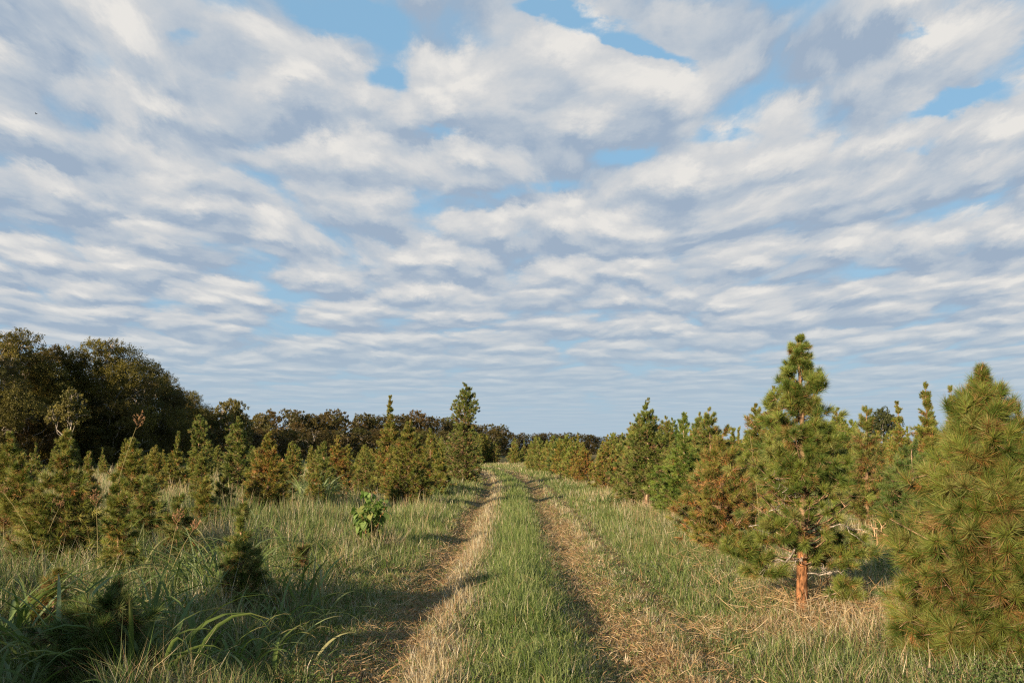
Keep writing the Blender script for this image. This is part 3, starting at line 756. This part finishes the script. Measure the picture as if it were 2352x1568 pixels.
SMALL = [wood_meshes(6, 2.0, 12, 5200, .15, 210, PALE, .62, 12), wood_meshes(7, 3.2, 22, 15000, .20, 211, PALE, .25, 14)]
DIST = [wood_meshes(9, 4.4, 30, 19000, .23, 220 + i, PALB, .05, 7) for i in range(4)]
def wood(src, px, y, top, hw, H0, R0, label, group, tint=(1, 1, 1), name='broadleaf_tree', rz=None):
    x = (px - PW / 2) / FPX * y
    H = size_at(px, top, y); w = hw / FPX * y / R0
    e = bpy.data.objects.new(name, None); col_.objects.link(e)
    e.location = (x, y, 0); e.rotation_euler = (0, 0, r2.uniform(0, 6.28) if rz is None else rz); e.scale = (w, w, H / H0)
    tag(e, label, 'tree', group)
    link('trunk', src[1], e); link('crown', src[0], e, tint)
    return e
WG = 'broad leaved trees at the edge of the woods'
YL = (1.3, 1.2, .9); WM = (1.15, .95, .8)
wood(BIG[0], 30, 74, 735, 155, 10, 4.2, 'tall wood tree at the left edge with feathery yellowish top', WG, YL)
wood(BIG[1], 130, 78, 764, 118, 10, 4.2, 'yellow green wood tree left of the round topped one', WG, (1.35, 1.2, .9))
wood(BIG[2], 232, 80, 750, 122, 10, 4.2, 'round topped tree, highest of the dark woods on the left', WG, (1.1, 1.05, .8))
wood(BIG[3], 320, 88, 800, 110, 10, 4.2, 'dark wood tree stepping down right of the round topped tree', WG)
wood(BIG[0], 374, 96, 846, 88, 10, 4.2, 'dark wood tree with ragged right shoulder ending the big wood', WG, (.95, .95, .9))
wood(BIG[1], -50, 66, 760, 140, 10, 4.2, 'dark tree mostly cut off by the left edge', WG)
wood(SMALL[0], 166, 67, 880, 66, 6, 2.2, 'small pale leafed tree with white forked trunk before the dark woods', WG, (1.0, .95, .75))
wood(BIG[2], 70, 70, 905, 95, 10, 4.2, 'low dark tree under the tall left edge tree', WG, (1.1, .85, .8))
wood(BIG[3], 250, 78, 900, 80, 10, 4.2, 'low dark tree beneath the round topped tree', WG, (.9, .85, .8))
wood(BIG[0], 330, 88, 930, 70, 10, 4.2, 'low dark tree under the stepping down tree', WG, (.85, .85, .8))
wood(BIG[1], 185, 88, 838, 100, 10, 4.2, 'shaded tree filling the gap behind the yellow green wood tree', WG, (.8, .8, .8), rz=1)  # this and the next two: wood shade painted in as a darker leaf tint
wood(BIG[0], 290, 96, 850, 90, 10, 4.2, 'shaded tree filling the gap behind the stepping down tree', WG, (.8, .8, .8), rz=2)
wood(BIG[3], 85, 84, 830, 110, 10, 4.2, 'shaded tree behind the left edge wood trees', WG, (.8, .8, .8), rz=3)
wood(BIG[3], 462, 118, 925, 60, 10, 4.2, 'olive brown tree stepping down to the middle woods', WG, (1, .95, .85), rz=3)
wood(BIG[2], 428, 112, 880, 62, 10, 4.2, 'dark tree carrying the big wood down towards the olive tree', WG, (.95, .95, .9), rz=4)
wood(BIG[1], 425, 108, 905, 58, 10, 4.2, 'olive tree just right of the big dark wood', WG, YL)
wood(BIG[2], 395, 104, 960, 60, 10, 4.2, 'low tree under the olive tree by the big dark wood', WG)
wood(SMALL[1], 532, 120, 908, 58, 7, 3.2, 'pale tree with white forked limbs standing over the middle woods', WG, (1.0, .95, .8))
wood(SMALL[1], 600, 135, 942, 34, 7, 3.2, 'small pale tree with a leaning white limb right of the forked pale tree', WG, (1.0, .9, .8), rz=2)
DG = 'trees of the middle woods skyline'
for i, (px, y, top, hw) in enumerate([(470, 128, 938, 52), (505, 150, 945, 50), (575, 140, 950, 44), (640, 150, 936, 46), (690, 160, 945, 44), (735, 165, 948, 40), (772, 162, 938, 48), (815, 175, 948, 42), (850, 180, 955, 42), (905, 185, 952, 44), (950, 190, 942, 44), (990, 200, 958, 40), (1030, 210, 962, 40), (1068, 220, 975, 36), (1100, 235, 978, 36), (1135, 245, 976, 34), (560, 125, 985, 50), (640, 130, 985, 50), (720, 140, 985, 50), (800, 150, 985, 50), (880, 160, 988, 50), (960, 170, 990, 48), (1035, 185, 992, 44), (1090, 200, 998, 40), (480, 115, 990, 50)]):
    wood(DIST[i % 4], px, y, top - 9, hw * 1.4, 9, 4.4, 'brown green tree in the row of middle woods behind the left pines', DG, (1.0 + .2 * r2.random(), .95 + .1 * r2.random(), .85))
EG = 'low trees of the distant skyline'
for i in range(34):
    px = 1150 + i * 22 + r2.normal() * 6
    y = 270 + i * 3.5
    top = np.interp(px, [1150, 1180, 1300, 1420, 1500, 1600, 1700, 1900], [978, 992, 990, 994, 1000, 1008, 1008, 1012]) + r2.normal() * 3
    wood(DIST[i % 4], px, y, top, 26, 9, 4.4, 'low dark tree of the distant skyline beyond the right rows', EG, (1.0, .92, .85))
for i in range(14):
    px = 1920 + i * 36
    wood(DIST[i % 4], px, 380, 1014 + r2.normal() * 2, 30, 9, 4.4, 'low dark tree of the distant skyline beyond the right rows', EG, (.9, .92, .9))
UMB = wood_meshes(9, 4.4, 26, 16000, .24, 230, [np.array([.075, .085, .03]), np.array([.05, .065, .025])], .50, 9)
wood(UMB, 2027, 95, 932, 44, 9, 4.4, 'round headed dark pine standing alone behind the right rows', None, (1, 1, 1), 'umbrella_pine')
# ================================================================ coarse grass, weeds, snags
def arch_blades(g, n, L0, L1, w, spread, seed, palette, rise=.9, droop=1.0, K=9, z0=0.0, upto=0.0):
    r_ = np.random.default_rng(seed)
    az = r_.uniform(0, 2 * math.pi, n); L = r_.uniform(L0, L1, n)
    d = np.stack([np.cos(az), np.sin(az), 0 * az], -1)
    base = d * r_.uniform(0, spread, (n, 1)) * .4 + np.stack([r_.normal(size=n) * spread * .4, r_.normal(size=n) * spread * .4, z0 + r_.uniform(0, max(upto, 1e-6), n)], -1)
    el0 = r_.uniform(1.0, 1.45, n) * rise; drop = r_.uniform(.9, 2.3, n) * droop
    cen = [base]
    for k in range(1, K):
        s = k / (K - 1); e = el0 - drop * s ** 1.7
        cen.append(cen[-1] + (L / (K - 1))[:, None] * (d * np.cos(e)[:, None] + np.array([0, 0, 1.0]) * np.sin(e)[:, None]))
    cen = np.stack(cen, 1)
    s = np.linspace(0, 1, K)
    wd = (np.minimum(1, .45 + 2.2 * s) * (1 - s ** 2.6) + .02)[None] * (w * r_.uniform(.6, 1.25, n))[:, None]
    side = np.stack([-np.sin(az), np.cos(az), 0 * az], -1) + r_.normal(size=(n, 3)) * .25
    side = unit(side)
    pal = np.array(palette); C = pal[r_.integers(0, len(pal), n)] * r_.uniform(.75, 1.2, (n, 1))
    Cv = np.repeat(C[:, None], K, 1); dry_ = (r_.random(n) < .4)[:, None, None] * np.clip((s - .72) / .28, 0, 1)[None, :, None]
    C = Cv * (1 - dry_) + np.array([.42, .31, .15]) * dry_
    fold = unit(np.cross(side, d + np.array([0, 0, .01]))); fold = fold * np.sign(fold[:, 2:3] + 1e-6)
    add_ribbons(g, cen, side, wd, C, fold)
CG = [(.16, .22, .06), (.20, .26, .09), (.13, .18, .045), (.24, .29, .13), (.15, .21, .07)]
def panicle(g, base, d, L, seed, C=(.34, .19, .10)):
    """an open seed head: thin side twigs carrying small spikelets"""
    r_ = np.random.default_rng(seed)
    n = 16
    s = np.sort(r_.random(n)) ; a = base + d * (s * L)[:, None]
    az = r_.uniform(0, 6.28, n); e = unit(np.stack([np.cos(az), np.sin(az), 0 * az], -1) + d * .9)
    ll = L * .42 * (1.1 - s) + .02
    b_ = a + e * ll[:, None]
    add_twigs(g, a, b_, .0018, .0012, np.array(C))
    k = np.repeat(np.arange(n), 6); u_ = r_.uniform(.3, 1.05, len(k))
    p_ = a[k] + e[k] * (ll[k] * u_)[:, None] + r_.normal(size=(len(k), 3)) * .006
    dd = unit(e[k] + r_.normal(size=(len(k), 3)) * .35 + np.array([0, 0, .2]))
    add_ribbons(g, np.stack([p_, p_ + dd * .013, p_ + dd * .026], 1), unit(np.cross(dd, r_.normal(size=dd.shape))), np.tile([.002, .0095, .002], (len(k), 1)), np.tile(np.array(C), (len(k), 1)) * r_.uniform(.7, 1.5, (len(k), 1)))
def coarse_clump(px, by, label, n, L0, L1, w, seed, rise=.95, droop=1.0, stalks=(), spread=.14, pal=CG, upto=0.0, cat='grass clump'):
    x, y = ground_at(px, by); z = float(gz(x, y))
    e = bpy.data.objects.new('coarse_grass_clump', None); col_.objects.link(e); e.location = (x, y, z)
    tag(e, label, cat, 'clumps of coarse grass among the pines')
    g = Geo(); arch_blades(g, n, L0, L1, w, spread, seed, pal, rise, droop, upto=upto)
    link('leaves', g.mesh('leaves', M_BLADE), e, (1, 1, 1))
    for i, (dx, dy, h, hd) in enumerate(stalks):
        g = Geo(); r_ = np.random.default_rng(seed + i)
        t = np.linspace(0, 1, 8)
        pts = np.stack([dx * t ** 1.8, dy * t ** 1.8, h * t], -1) + np.array([r_.normal() * .05, r_.normal() * .05, 0])
        add_tube(g, pts, np.linspace(.0062, .0028, 8), np.array([.36, .30, .13]), 5)
        st = link('stem', g.mesh('stem', M_BLADE), e, (1, 1, 1))
        g = Geo(); d = unit(pts[-1] - pts[-2]); panicle(g, pts[-1] - d * .04, d, hd, seed + 9 + i)
        link('seed_head', g.mesh('seed_head', M_BLADE), e, (1, 1, 1))
    return e
coarse_clump(232, 1340, 'coarse grass with the tallest red brown seed stalk, before the dark woods', 16, .5, .95, .022, 301, stalks=[(.34, .1, 2.0, .24), (.10, .1, 1.10, .18), (-.06, 0, 1.02, .2), (.3, -.1, 1.0, .16)])
coarse_clump(95, 1325, 'grass with a long curved stalk leaning left at the left edge', 12, .45, .85, .02, 302, stalks=[(-.55, .0, 1.15, .16), (.2, .1, .95, .1)])
coarse_clump(385, 1395, 'seeding grass stalks right of the orange stemmed sapling', 14, .4, .8, .02, 303, stalks=[(.12, 0, .95, .15), (.3, 0, .85, .14)])
coarse_clump(500, 1400, 'tall arching pale grass clump left of the young pine', 60, .9, 1.45, .028, 304, 1.0, .95, spread=.3)
coarse_clump(440, 1440, 'wide low coarse grass clump in front of the tall arching clump', 80, .4, .85, .020, 305, .85, 1.05, spread=.45)
coarse_clump(660, 1460, 'coarse grass bending over right of the young pine', 44, .45, .85, .018, 306, .9, 1.1, spread=.3)
coarse_clump(640, 1345, 'upright coarse grass behind the young pine', 34, .45, .85, .022, 307, 1.0, .9, spread=.35)
coarse_clump(728, 1168, 'pale arching grass clump before the green pine', 150, .8, 1.6, .044, 308, 1.02, .95, spread=.4, pal=[(.28, .34, .15), (.33, .37, .19), (.23, .29, .11)])
coarse_clump(150, 1560, 'broad bladed grass at the bottom left by the low pine bush', 40, .8, 1.3, .040, 309, .92, 1.1, spread=.3)
coarse_clump(330, 1610, 'broad upright grass blades in front of the low pine bush', 36, .7, 1.2, .040, 310, 1.05, .95, spread=.35)
coarse_clump(20, 1500, 'wide grass blades arching in from the left edge', 34, .9, 1.4, .036, 311, .85, 1.0, spread=.25)
coarse_clump(40, 1640, 'coarse grass in the bottom left corner', 34, .4, .75, .03, 312, .95, 1.0, spread=.35)
coarse_clump(160, 1370, 'dark grass blades hanging in front of the large shaggy pine', 30, .45, .9, .024, 313, 1.0, 1.0, spread=.3)
coarse_clump(1008, 1142, 'grass tuft left of the double crowned pine', 36, .6, 1.1, .022, 314, 1.0, 1.0, spread=.3)
coarse_clump(1392, 1168, 'broad bladed grass clump on the right verge left of the bright cone pine', 60, .5, .95, .030, 315, .95, 1.0, spread=.5)
coarse_clump(1302, 1128, 'grass clump on the right verge below the pointed olive pine', 60, .5, .95, .026, 316, .95, 1.0, spread=.6)
coarse_clump(1625, 1222, 'coarse grass between the curved pine and the half dead pine', 24, .4, .75, .022, 317, 1.0, 1.0, spread=.3)
coarse_clump(1670, 1322, 'tall leafy grass stem before the frayed pale trunk', 12, .3, .6, .026, 318, 1.05, 1.0, spread=.08, upto=.35)
coarse_clump(1735, 1300, 'thin grass with a faint pink seed head against the sky', 8, .3, .6, .02, 319, 1.0, 1.0, stalks=[(-.10, .1, 1.92, .3)], spread=.1)
coarse_clump(2085, 1300, 'grass with a bent over blade left of the dense right edge pine', 22, .5, .95, .026, 320, .95, 1.1, spread=.25)
coarse_clump(770, 1300, 'thin coarse grass left below the broad leaved bush', 22, .3, .6, .016, 321, .95, 1.0, spread=.4)
coarse_clump(30, 1380, 'pale dry grass tuft on the left edge', 50, .3, .6, .012, 322, .95, .9, spread=.4, pal=[(.45, .32, .15), (.38, .25, .11), (.25, .25, .1)])

r3 = np.random.default_rng(77)
spots = [(330, 1330), (440, 1350), (380, 1470), (520, 1500), (90, 1420), (200, 1450), (610, 1400), (300, 1500), (460, 1540), (700, 1420), (580, 1560), (20, 1330), (700, 1290), (250, 1280), (410, 1240), (600, 1250), (520, 1320), (90, 1560)]
for i, (px, by) in enumerate(spots):
    coarse_clump(px, by, 'loose coarse grass in the rank weeds of the left foreground', 40, .5 if by < 1480 else .3, 1.15 if by < 1480 else .65, .020 + .008 * r3.random(), 350 + i, .98, 1.0, spread=.45, cat='grass clump', pal=CG + [(.30, .28, .13)])
for i in range(16):
    yy_ = 10.5 + i * 1.25; xx_ = 3.1 + r3.normal() * .35 + .25 * math.sin(i * 2.0)
    px_, by_ = PW / 2 + xx_ / yy_ * FPX, HOR + EYE / yy_ * FPX
    coarse_clump(px_, by_, 'low ragged weeds at the foot of the right hand pine row', 40, .22, .5, .012, 380 + i, 1.0, .9, spread=.5, pal=CG[:3] + [(.34, .24, .11), (.28, .18, .08)])
for i in range(14):
    yy_ = 9.5 + i * 1.5; xx_ = -2.2 - abs(r3.normal()) * 1.2 - .04 * yy_
    px_, by_ = PW / 2 + xx_ / yy_ * FPX, HOR + EYE / yy_ * FPX
    coarse_clump(px_, by_, 'low ragged weeds on the left verge of the track', 34, .2, .45, .011, 410 + i, 1.0, .9, spread=.45, pal=CG[:3] + [(.34, .26, .13)])
# broad leaved bush
def leafy_bush(px, by, top, label):
    x, y = ground_at(px, by); H = size_at(px, top, y)
    e = bpy.data.objects.new('broad_leaved_bush', None); col_.objects.link(e); e.location = (x, y, float(gz(x, y)))
    tag(e, label, 'bush')
    r_ = np.random.default_rng(41)
    gs, gl = Geo(), Geo()
    P_, D_ = [], []
    for i in range(10):
        a = i * 2.4; R0 = r_.uniform(.10, .42); hh = H * r_.uniform(.55, .95) if i else H
        if i == 0: tgt = np.array([-.14, 0, H])
        else: tgt = np.array([math.cos(a) * R0, math.sin(a) * R0, hh])
        pts = curved(np.array([r_.normal() * .03, r_.normal() * .03, -.02]), tgt, 7, .03, r_)
        add_tube(gs, pts, np.linspace(.009, .003, 7), np.array([.40, .19, .08]) if i % 2 else np.array([.2, .22, .08]), 5)
        for j in range(42):
            t = r_.uniform(.18, 1.0) * 5.99; k = int(t); f = t - k
            P_.append(pts[k] * (1 - f) + pts[k + 1] * f); aa = r_.uniform(0, 6.28)
            D_.append(unit(np.array([math.cos(aa), math.sin(aa), r_.uniform(-.2, .3)])))
    P_ = np.array(P_); D_ = np.array(D_); n = len(P_)
    ln = r_.uniform(.045, .165, n)
    st = P_ + D_ * .05
    add_twigs(gs, P_, st, .0018, .0012, np.array([.3, .3, .1]))
    K = 6; s = np.linspace(0, 1, K)
    cen = [st]
    e0 = r_.uniform(-.7, .1, n)
    for k in range(1, K):
        ee = e0 - 1.0 * (k / (K - 1))
        hd = unit(D_ * np.array([1, 1, 0]))
        cen.append(cen[-1] + (ln / (K - 1))[:, None] * (hd * np.cos(ee)[:, None] + np.array([0, 0, 1.0]) * np.sin(ee)[:, None]))
    cen = np.stack(cen, 1)
    wd = np.array([.25, .85, 1.0, .82, .42, .03])[None] * (ln * .78)[:, None]
    side = unit(np.stack([-D_[:, 1], D_[:, 0], r_.normal(size=n) * .3], -1))
    C = np.array([[.16, .25, .055], [.21, .30, .08], [.12, .19, .045], [.26, .28, .08]])[r_.choice(4, n, p=[.4, .28, .24, .08])] * r_.uniform(.8, 1.2, (n, 1))
    fold = np.tile(np.array([0, 0, .22]), (n, 1))
    add_ribbons(gl, cen, side, wd, C, fold)
    link('stem', gs.mesh('stem', M_BARK), e); link('leaves', gl.mesh('leaves', M_LEAF), e, (1, 1, 1))
leafy_bush(850, 1258, 1118, 'green bush of big heart shaped leaves on orange stems left of the track')

# dead boughs of the tallest pine
def bough(parent, T, H, t, az, L, rise, r0, seed, C, name='dead_branch', forks=5):
    r_ = np.random.default_rng(seed); g = Geo()
    a = T(np.array([t]))[0]; d = np.array([math.cos(az), math.sin(az), rise])
    pts = curved(a, a + d * L, 8, .045, r_); pts[-1, 2] -= .1 * L
    add_tube(g, pts, np.linspace(r0, r0 * .3, 8), C, 6, .12)
    for j in range(forks):
        k = r_.integers(2, 7); dd = unit(d + r_.normal(size=3) * .8)
        q_ = curved(pts[k], pts[k] + dd * L * r_.uniform(.2, .5), 5, .1, r_)
        add_tube(g, q_, np.linspace(r0 * .45, r0 * .12, 5), C * r_.uniform(.8, 1.2), 4, .1)
    o = link(name, g.mesh(name, M_BARK), parent)
    return o
GRY = np.array([.34, .29, .24])
for i, (t, az, L, rise, r0) in enumerate([(.24, 3.3, .50, -.45, .013), (.33, 3.0, .55, .02, .012), (.28, 2.7, .5, .1, .011), (.19, .1, .42, -.12, .010), (.15, -.3, .4, .12, .009), (.36, 3.6, .45, .2, .010), (.42, 3.9, .4, .25, .009), (.30, -.4, .5, .15, .010), (.22, 4.2, .4, -.2, .008), (.47, 3.1, .4, .2, .008)]):
    o = bough(hero, heroT, heroH, t, az, L, rise, r0, 400 + i, GRY * (.8 + .05 * i))
    if i == 0: o['label'] = 'lowest dead bough with white lichen'
# red frayed bark on the foot of the trunk
g = Geo(); tz = np.linspace(0, .30, 11); pts = heroT(tz); pts[0, 2] = -.05
rf = .052 * (1 - tz) ** .75 + .0075 + .020 * np.exp(-tz / .018)
add_tube(g, pts, rf, np.array([.25, .115, .05]), 14, .05)
for k_ in range(5):                                  # root flare
    a_ = k_ * 1.26 + .4; add_tube(g, np.array([[0, 0, .16], [math.cos(a_) * .06, math.sin(a_) * .06, .05], [math.cos(a_) * .15, math.sin(a_) * .15, -.03]]), [.02, .03, .012], np.array([.20, .10, .05]), 6, .1)
o = link('trunk_foot', g.mesh('trunk_foot', M_BARK), hero); o['label'] = 'orange bark on the bare trunk foot'

# cut stump and snags beside the right verge
def snag(px, by, label, H, r0, C, n, seed, cat='tree stump', name='frayed_stump'):
    x, y = ground_at(px, by)
    e = bpy.data.objects.new(name, None); col_.objects.link(e); e.location = (x, y, float(gz(x, y)))
    tag(e, label, cat)
    r_ = np.random.default_rng(seed); g = Geo()
    add_tube(g, curved(np.array([0, 0, -.05]), np.array([.02, 0, H]), 6, .02, r_), np.linspace(r0, r0 * .7, 6), C, 9, .1)
    link('stem', g.mesh('stem', M_BARK), e)
    g = Geo(); az = r_.uniform(0, 6.28, n); rr = r0 * r_.uniform(.9, 2.4, n)
    a = np.stack([np.cos(az) * rr * 1.4, np.sin(az) * rr * 1.4, 0 * az], -1); b_ = np.stack([np.cos(az) * rr * .8, np.sin(az) * rr * .8, r_.uniform(.5, 1.15, n) * H], -1)
    add_twigs(g, a, b_ + r_.normal(size=(n, 3)) * .02, .003, .0015, np.array([.55, .40, .24]) * r_.uniform(.6, 1.2, (n, 1)))
    link('dry_stalks', g.mesh('dry_stalks', M_BLADE), e, (1, 1, 1))
snag(1662, 1290, 'pale frayed stump wrapped in dry stalks under the half dead pine', .34, .04, np.array([.52, .36, .24]), 60, 61)
snag(1485, 1172, 'pale stump foot beneath the bright cone pine', .42, .05, np.array([.50, .30, .18]), 50, 62)
# twisted bare root-like boughs by the half dead pine
def brush(px, by, z, label, n, L, seed, C):
    x, y = ground_at(px, by); r_ = np.random.default_rng(seed); g = Geo()
    c0 = np.array([0, 0, z])
    for i in range(n):
        d = unit(r_.normal(size=3) * np.array([1, .6, .7])); a = c0 + r_.normal(size=3) * .05
        p_ = curved(a, a + d * L * r_.uniform(.5, 1), 6, .10, r_)
        add_tube(g, p_, np.linspace(.008, .003, 6), C * r_.uniform(.75, 1.2), 5, .1)
        for j in range(2):
            dd = unit(d + r_.normal(size=3) * .7); add_tube(g, curved(p_[3], p_[3] + dd * L * .35, 4, .1, r_), np.linspace(.004, .0015, 4), C, 4)
    e = bpy.data.objects.new('bare_brushwood', None); col_.objects.link(e); e.location = (x, y, float(gz(x, y)))
    tag(e, label, 'brushwood'); g2 = Geo(); add_tube(g2, np.array([[0, .0, -.03], [.01, 0, z * .5], c0]), [.014, .012, .01], C * .7, 6)
    link('stem', g2.mesh('stem', M_BARK), e); link('twigs', g.mesh('twigs', M_BARK), e)
brush(1668, 1255, .55, 'tangle of bare orange brown boughs in the half dead pine', 12, .38, 71, np.array([.55, .30, .17]))
brush(2015, 1270, .35, 'bare pale twigs at the foot of the open pine', 8, .34, 72, np.array([.5, .3, .17]))
brush(795, 1165, .45, 'dead rusty twigs low in the brown sided pine', 8, .4, 73, np.array([.4, .2, .1]))

# hanging rust coloured sprays of dead needles
def dead_spray(px, by, z, label, seed, L=.22, n=90):
    x, y = ground_at(px, by); r_ = np.random.default_rng(seed); g = Geo()
    b0 = np.array([0, 0, z]) + r_.normal(size=(n, 3)) * np.array([.02, .02, .05])
    d = unit(np.array([0, 0, -1.0]) + r_.normal(size=(n, 3)) * .28)
    add_tris(g, b0, b0 + d * L * r_.uniform(.5, 1.1, (n, 1)), unit(np.cross(d, r_.normal(size=(n, 3)))), np.full(n, .0035), np.array([.60, .25, .08]) * r_.uniform(.6, 1.2, (n, 1)))
    add_tube(g, np.array([[0, 0, 0.0], [.01, 0, z * .6], [0, 0, z + .06]]), [.004, .004, .003], np.array([.4, .22, .1]), 5)
    o = link('dead_pine_spray', g.mesh('dead_pine_spray', M_NEEDLE), None, (1, 1, 1)); o.location = (x, y, float(gz(x, y)))
    tag(o, label, 'dead pine sprig', 'sprays of dead orange needles')
dead_spray(2100, 1530, .30, 'orange dead needle spray hanging under the dense right edge pine', 81)
dead_spray(2062, 1500, .26, 'smaller orange dead spray left of the hanging one', 82, .18)
dead_spray(1618, 1268, .22, 'orange dead spray beside the frayed pale stump', 83, .18)
dead_spray(1902, 1385, .22, 'little orange dead spray right of the tallest pine trunk', 84, .14)
dead_spray(2190, 1545, .22, 'rusty dead spray low in the bottom right weeds', 85, .2)

# straw heaped round the big pine and along the foot of the right row
g = Geo()
def straw(g, cx, cy, sx, sy, n, seed, L0=.05, L1=.22, zh=.08):
    r_ = np.random.default_rng(seed)
    x = cx + r_.normal(size=n) * sx; y = cy + r_.normal(size=n) * sy
    z = gz(x, y) + r_.uniform(.01, zh, n)
    az = r_.uniform(0, 6.28, n); el = np.abs(r_.normal(size=n)) * .38
    d = np.stack([np.cos(az) * np.cos(el), np.sin(az) * np.cos(el), np.sin(el)], -1); L = r_.uniform(L0, L1, (n, 1))
    c = np.stack([x, y, z], -1); m_ = c + d * L * .5 + r_.normal(size=(n, 3)) * .012
    e_ = c + d * L
    side = unit(np.cross(d, r_.normal(size=(n, 3))))
    C = G_DRY[r_.integers(0, 4, n)] * np.array([1.08, .92, .80]) * r_.uniform(.65, 1.25, (n, 1))
    add_ribbons(g, np.stack([c, m_, e_], 1), side, np.tile([.0045, .0045, .001], (n, 1)) * r_.uniform(.6, 1.3, (n, 1)), C)
straw(g, 3.25, 9.5, .75, .35, 3800, 91)
straw(g, 2.55, 9.3, .35, .45, 2500, 92)
straw(g, 4.3, 9.0, .7, .5, 3000, 93)
straw(g, 3.2, 7.4, 1.3, .6, 1800, 94, zh=.05)
straw(g, 1.1, 7.6, .4, .9, 1500, 95, L1=.11, zh=.03)
straw(g, 1.6, 9.8, .35, 1.3, 2200, 96, L1=.11, zh=.03)
straw(g, -.7, 7.6, .35, 1.0, 1500, 97, L1=.12, zh=.04)
straw(g, -1.1, 10, .25, 2.0, 2500, 98, L1=.15, zh=.03)
straw(g, -2.6, 8.6, .9, .8, 3500, 99, L1=.22, zh=.06)
straw(g, -2.4, 13.0, .8, 1.4, 3500, 100, L1=.25, zh=.08)
straw(g, .95, 14, .25, 4.0, 3000, 101, L1=.15, zh=.03)
straw(g, 3.9, 15, .6, 2.5, 3500, 102, L1=.35, zh=.2)
straw(g, 3.6, 12.2, .5, 1.2, 2500, 103, L1=.3, zh=.15)
straw(g, .95, 22, .3, 7.0, 4000, 104, L1=.14, zh=.03)
straw(g, -1.05, 20, .25, 6.0, 3000, 105, L1=.14, zh=.03)
straw(g, 4.2, 24, .5, 4.0, 2500, 106, L1=.35, zh=.2)
straw(g, 4.3, 34, .5, 6.0, 2500, 107, L1=.5, zh=.25)
straw(g, 3.3, 10.6, .5, .5, 2500, 108, L1=.3, zh=.2)
o = link('straw', g.mesh('straw', M_GRASS), None, (1, 1, 1)); o['kind'] = 'stuff'; o['label'] = 'dry cut straw strewn round the tallest pine and along the ruts'; o['category'] = 'straw'

# low clover-like weeds
g = Geo()
def weeds(g, cx, cy, sx, sy, n, seed, zh, ls, C0):
    r_ = np.random.default_rng(seed)
    ns = max(8, n // 14)
    bx = cx + r_.normal(size=ns) * sx; by = cy + r_.normal(size=ns) * sy; bh = r_.uniform(.3, 1, ns) * zh
    k = r_.integers(0, ns, n); s = r_.uniform(.25, 1, n)
    x = bx[k] + r_.normal(size=n) * .035; y = by[k] + r_.normal(size=n) * .035; z = gz(x, y) + bh[k] * s
    a = unit(r_.normal(size=(n, 3)) * .6 + np.array([0, -.3, 1.0])); rv = unit(np.cross(a, r_.normal(size=(n, 3)))); sv = np.cross(a, rv)
    c = np.stack([x, y, z], -1); L = ls * r_.uniform(.6, 1.3, (n, 1))
    V = np.stack([c - rv * L * .5, c - rv * L * .1 + sv * L * .3, c + rv * L * .35 + sv * L * .2, c + rv * L * .5, c + rv * L * .35 - sv * L * .2, c - rv * L * .1 - sv * L * .3], 1)
    F = (np.arange(n)[:, None, None] * 6 + np.array([[0, 1, 5], [1, 2, 5], [2, 4, 5], [2, 3, 4]])).reshape(-1, 3)
    g.add(V, F, np.repeat(np.array(C0) * r_.uniform(.7, 1.35, (n, 1)), 6, 0))
weeds(g, 3.45, 6.85, .45, .35, 9000, 111, .28, .022, (.12, .17, .045))
weeds(g, 4.6, 7.2, .6, .3, 8000, 119, .3, .024, (.11, .16, .042))
weeds(g, 3.9, 8.0, .5, .5, 6000, 112, .35, .022, (.13, .18, .05))
weeds(g, 2.6, 7.0, .5, .4, 3000, 113, .12, .02, (.13, .18, .05))
weeds(g, -1.6, 8.6, .6, .8, 4000, 114, .09, .022, (.12, .18, .045))
weeds(g, -.9, 7.0, .5, .4, 2500, 115, .08, .022, (.12, .18, .045))
weeds(g, -2.4, 7.4, .7, .5, 4000, 116, .15, .024, (.12, .165, .045))
weeds(g, 2.3, 12.5, .8, 1.5, 5000, 117, .12, .024, (.11, .15, .04))
weeds(g, -3.0, 11.0, 1.0, 1.3, 4000, 118, .15, .024, (.13, .17, .045))
o = link('ground_weeds', g.mesh('ground_weeds', M_LEAF), None, (1, 1, 1)); o['kind'] = 'stuff'; o['label'] = 'small green leafy weeds creeping through the grass'; o['category'] = 'weeds'

# a split piece of wood standing in the right rut, and a curled leaf
g = Geo(); x, y = ground_at(1437, 1508)
for i, (dx, dz, h) in enumerate([(0, 0, .085), (.012, .0, .06), (-.010, 0, .05), (.02, 0, .035)]):
    add_tube(g, np.array([[dx * .4, 0, -.02], [dx, .002 * i, h * .5], [dx * 1.6, 0, h]]), [.008, .0065, .001], np.array([.70, .56, .38]), 5, .15)
o = link('split_wood', g.mesh('split_wood', M_BARK), None); o.location = (x, y, float(gz(x, y)) + .02); tag(o, 'pale split wood splinter standing in the right rut', 'wood splinter')
# a bird, a speck high in the upper left of the sky
r = ray(83, 262); dist = 150; g = Geo()
add_tube(g, np.array([[-.16, 0, 0], [-.08, 0, .01], [0, 0, .02], [.10, 0, .02], [.17, 0, .015]]), [.004, .035, .05, .035, .006], np.array([.02, .02, .02]), 8)
ob = link('bird', g.mesh('bird', M_BARK, True), None); ob.location = (r[0] * dist, r[1] * dist, EYE + r[2] * dist); ob.scale = (1.3, 1.3, 1.3)
tag(ob, 'tiny dark bird flying high in the cloudy sky', 'bird')
for s_ in (-1, 1):
    g = Geo(); add_ribbons(g, np.array([[[0, s_ * .03, .03], [-.02, s_ * .16, .10], [-.10, s_ * .34, .06]]]), np.array([[1.0, 0, 0]]), np.array([[.12, .10, .01]]), np.array([[.02, .02, .02]]), np.array([[0, 0, .2]]))
    link('wing', g.mesh('wing', M_BARK), ob)
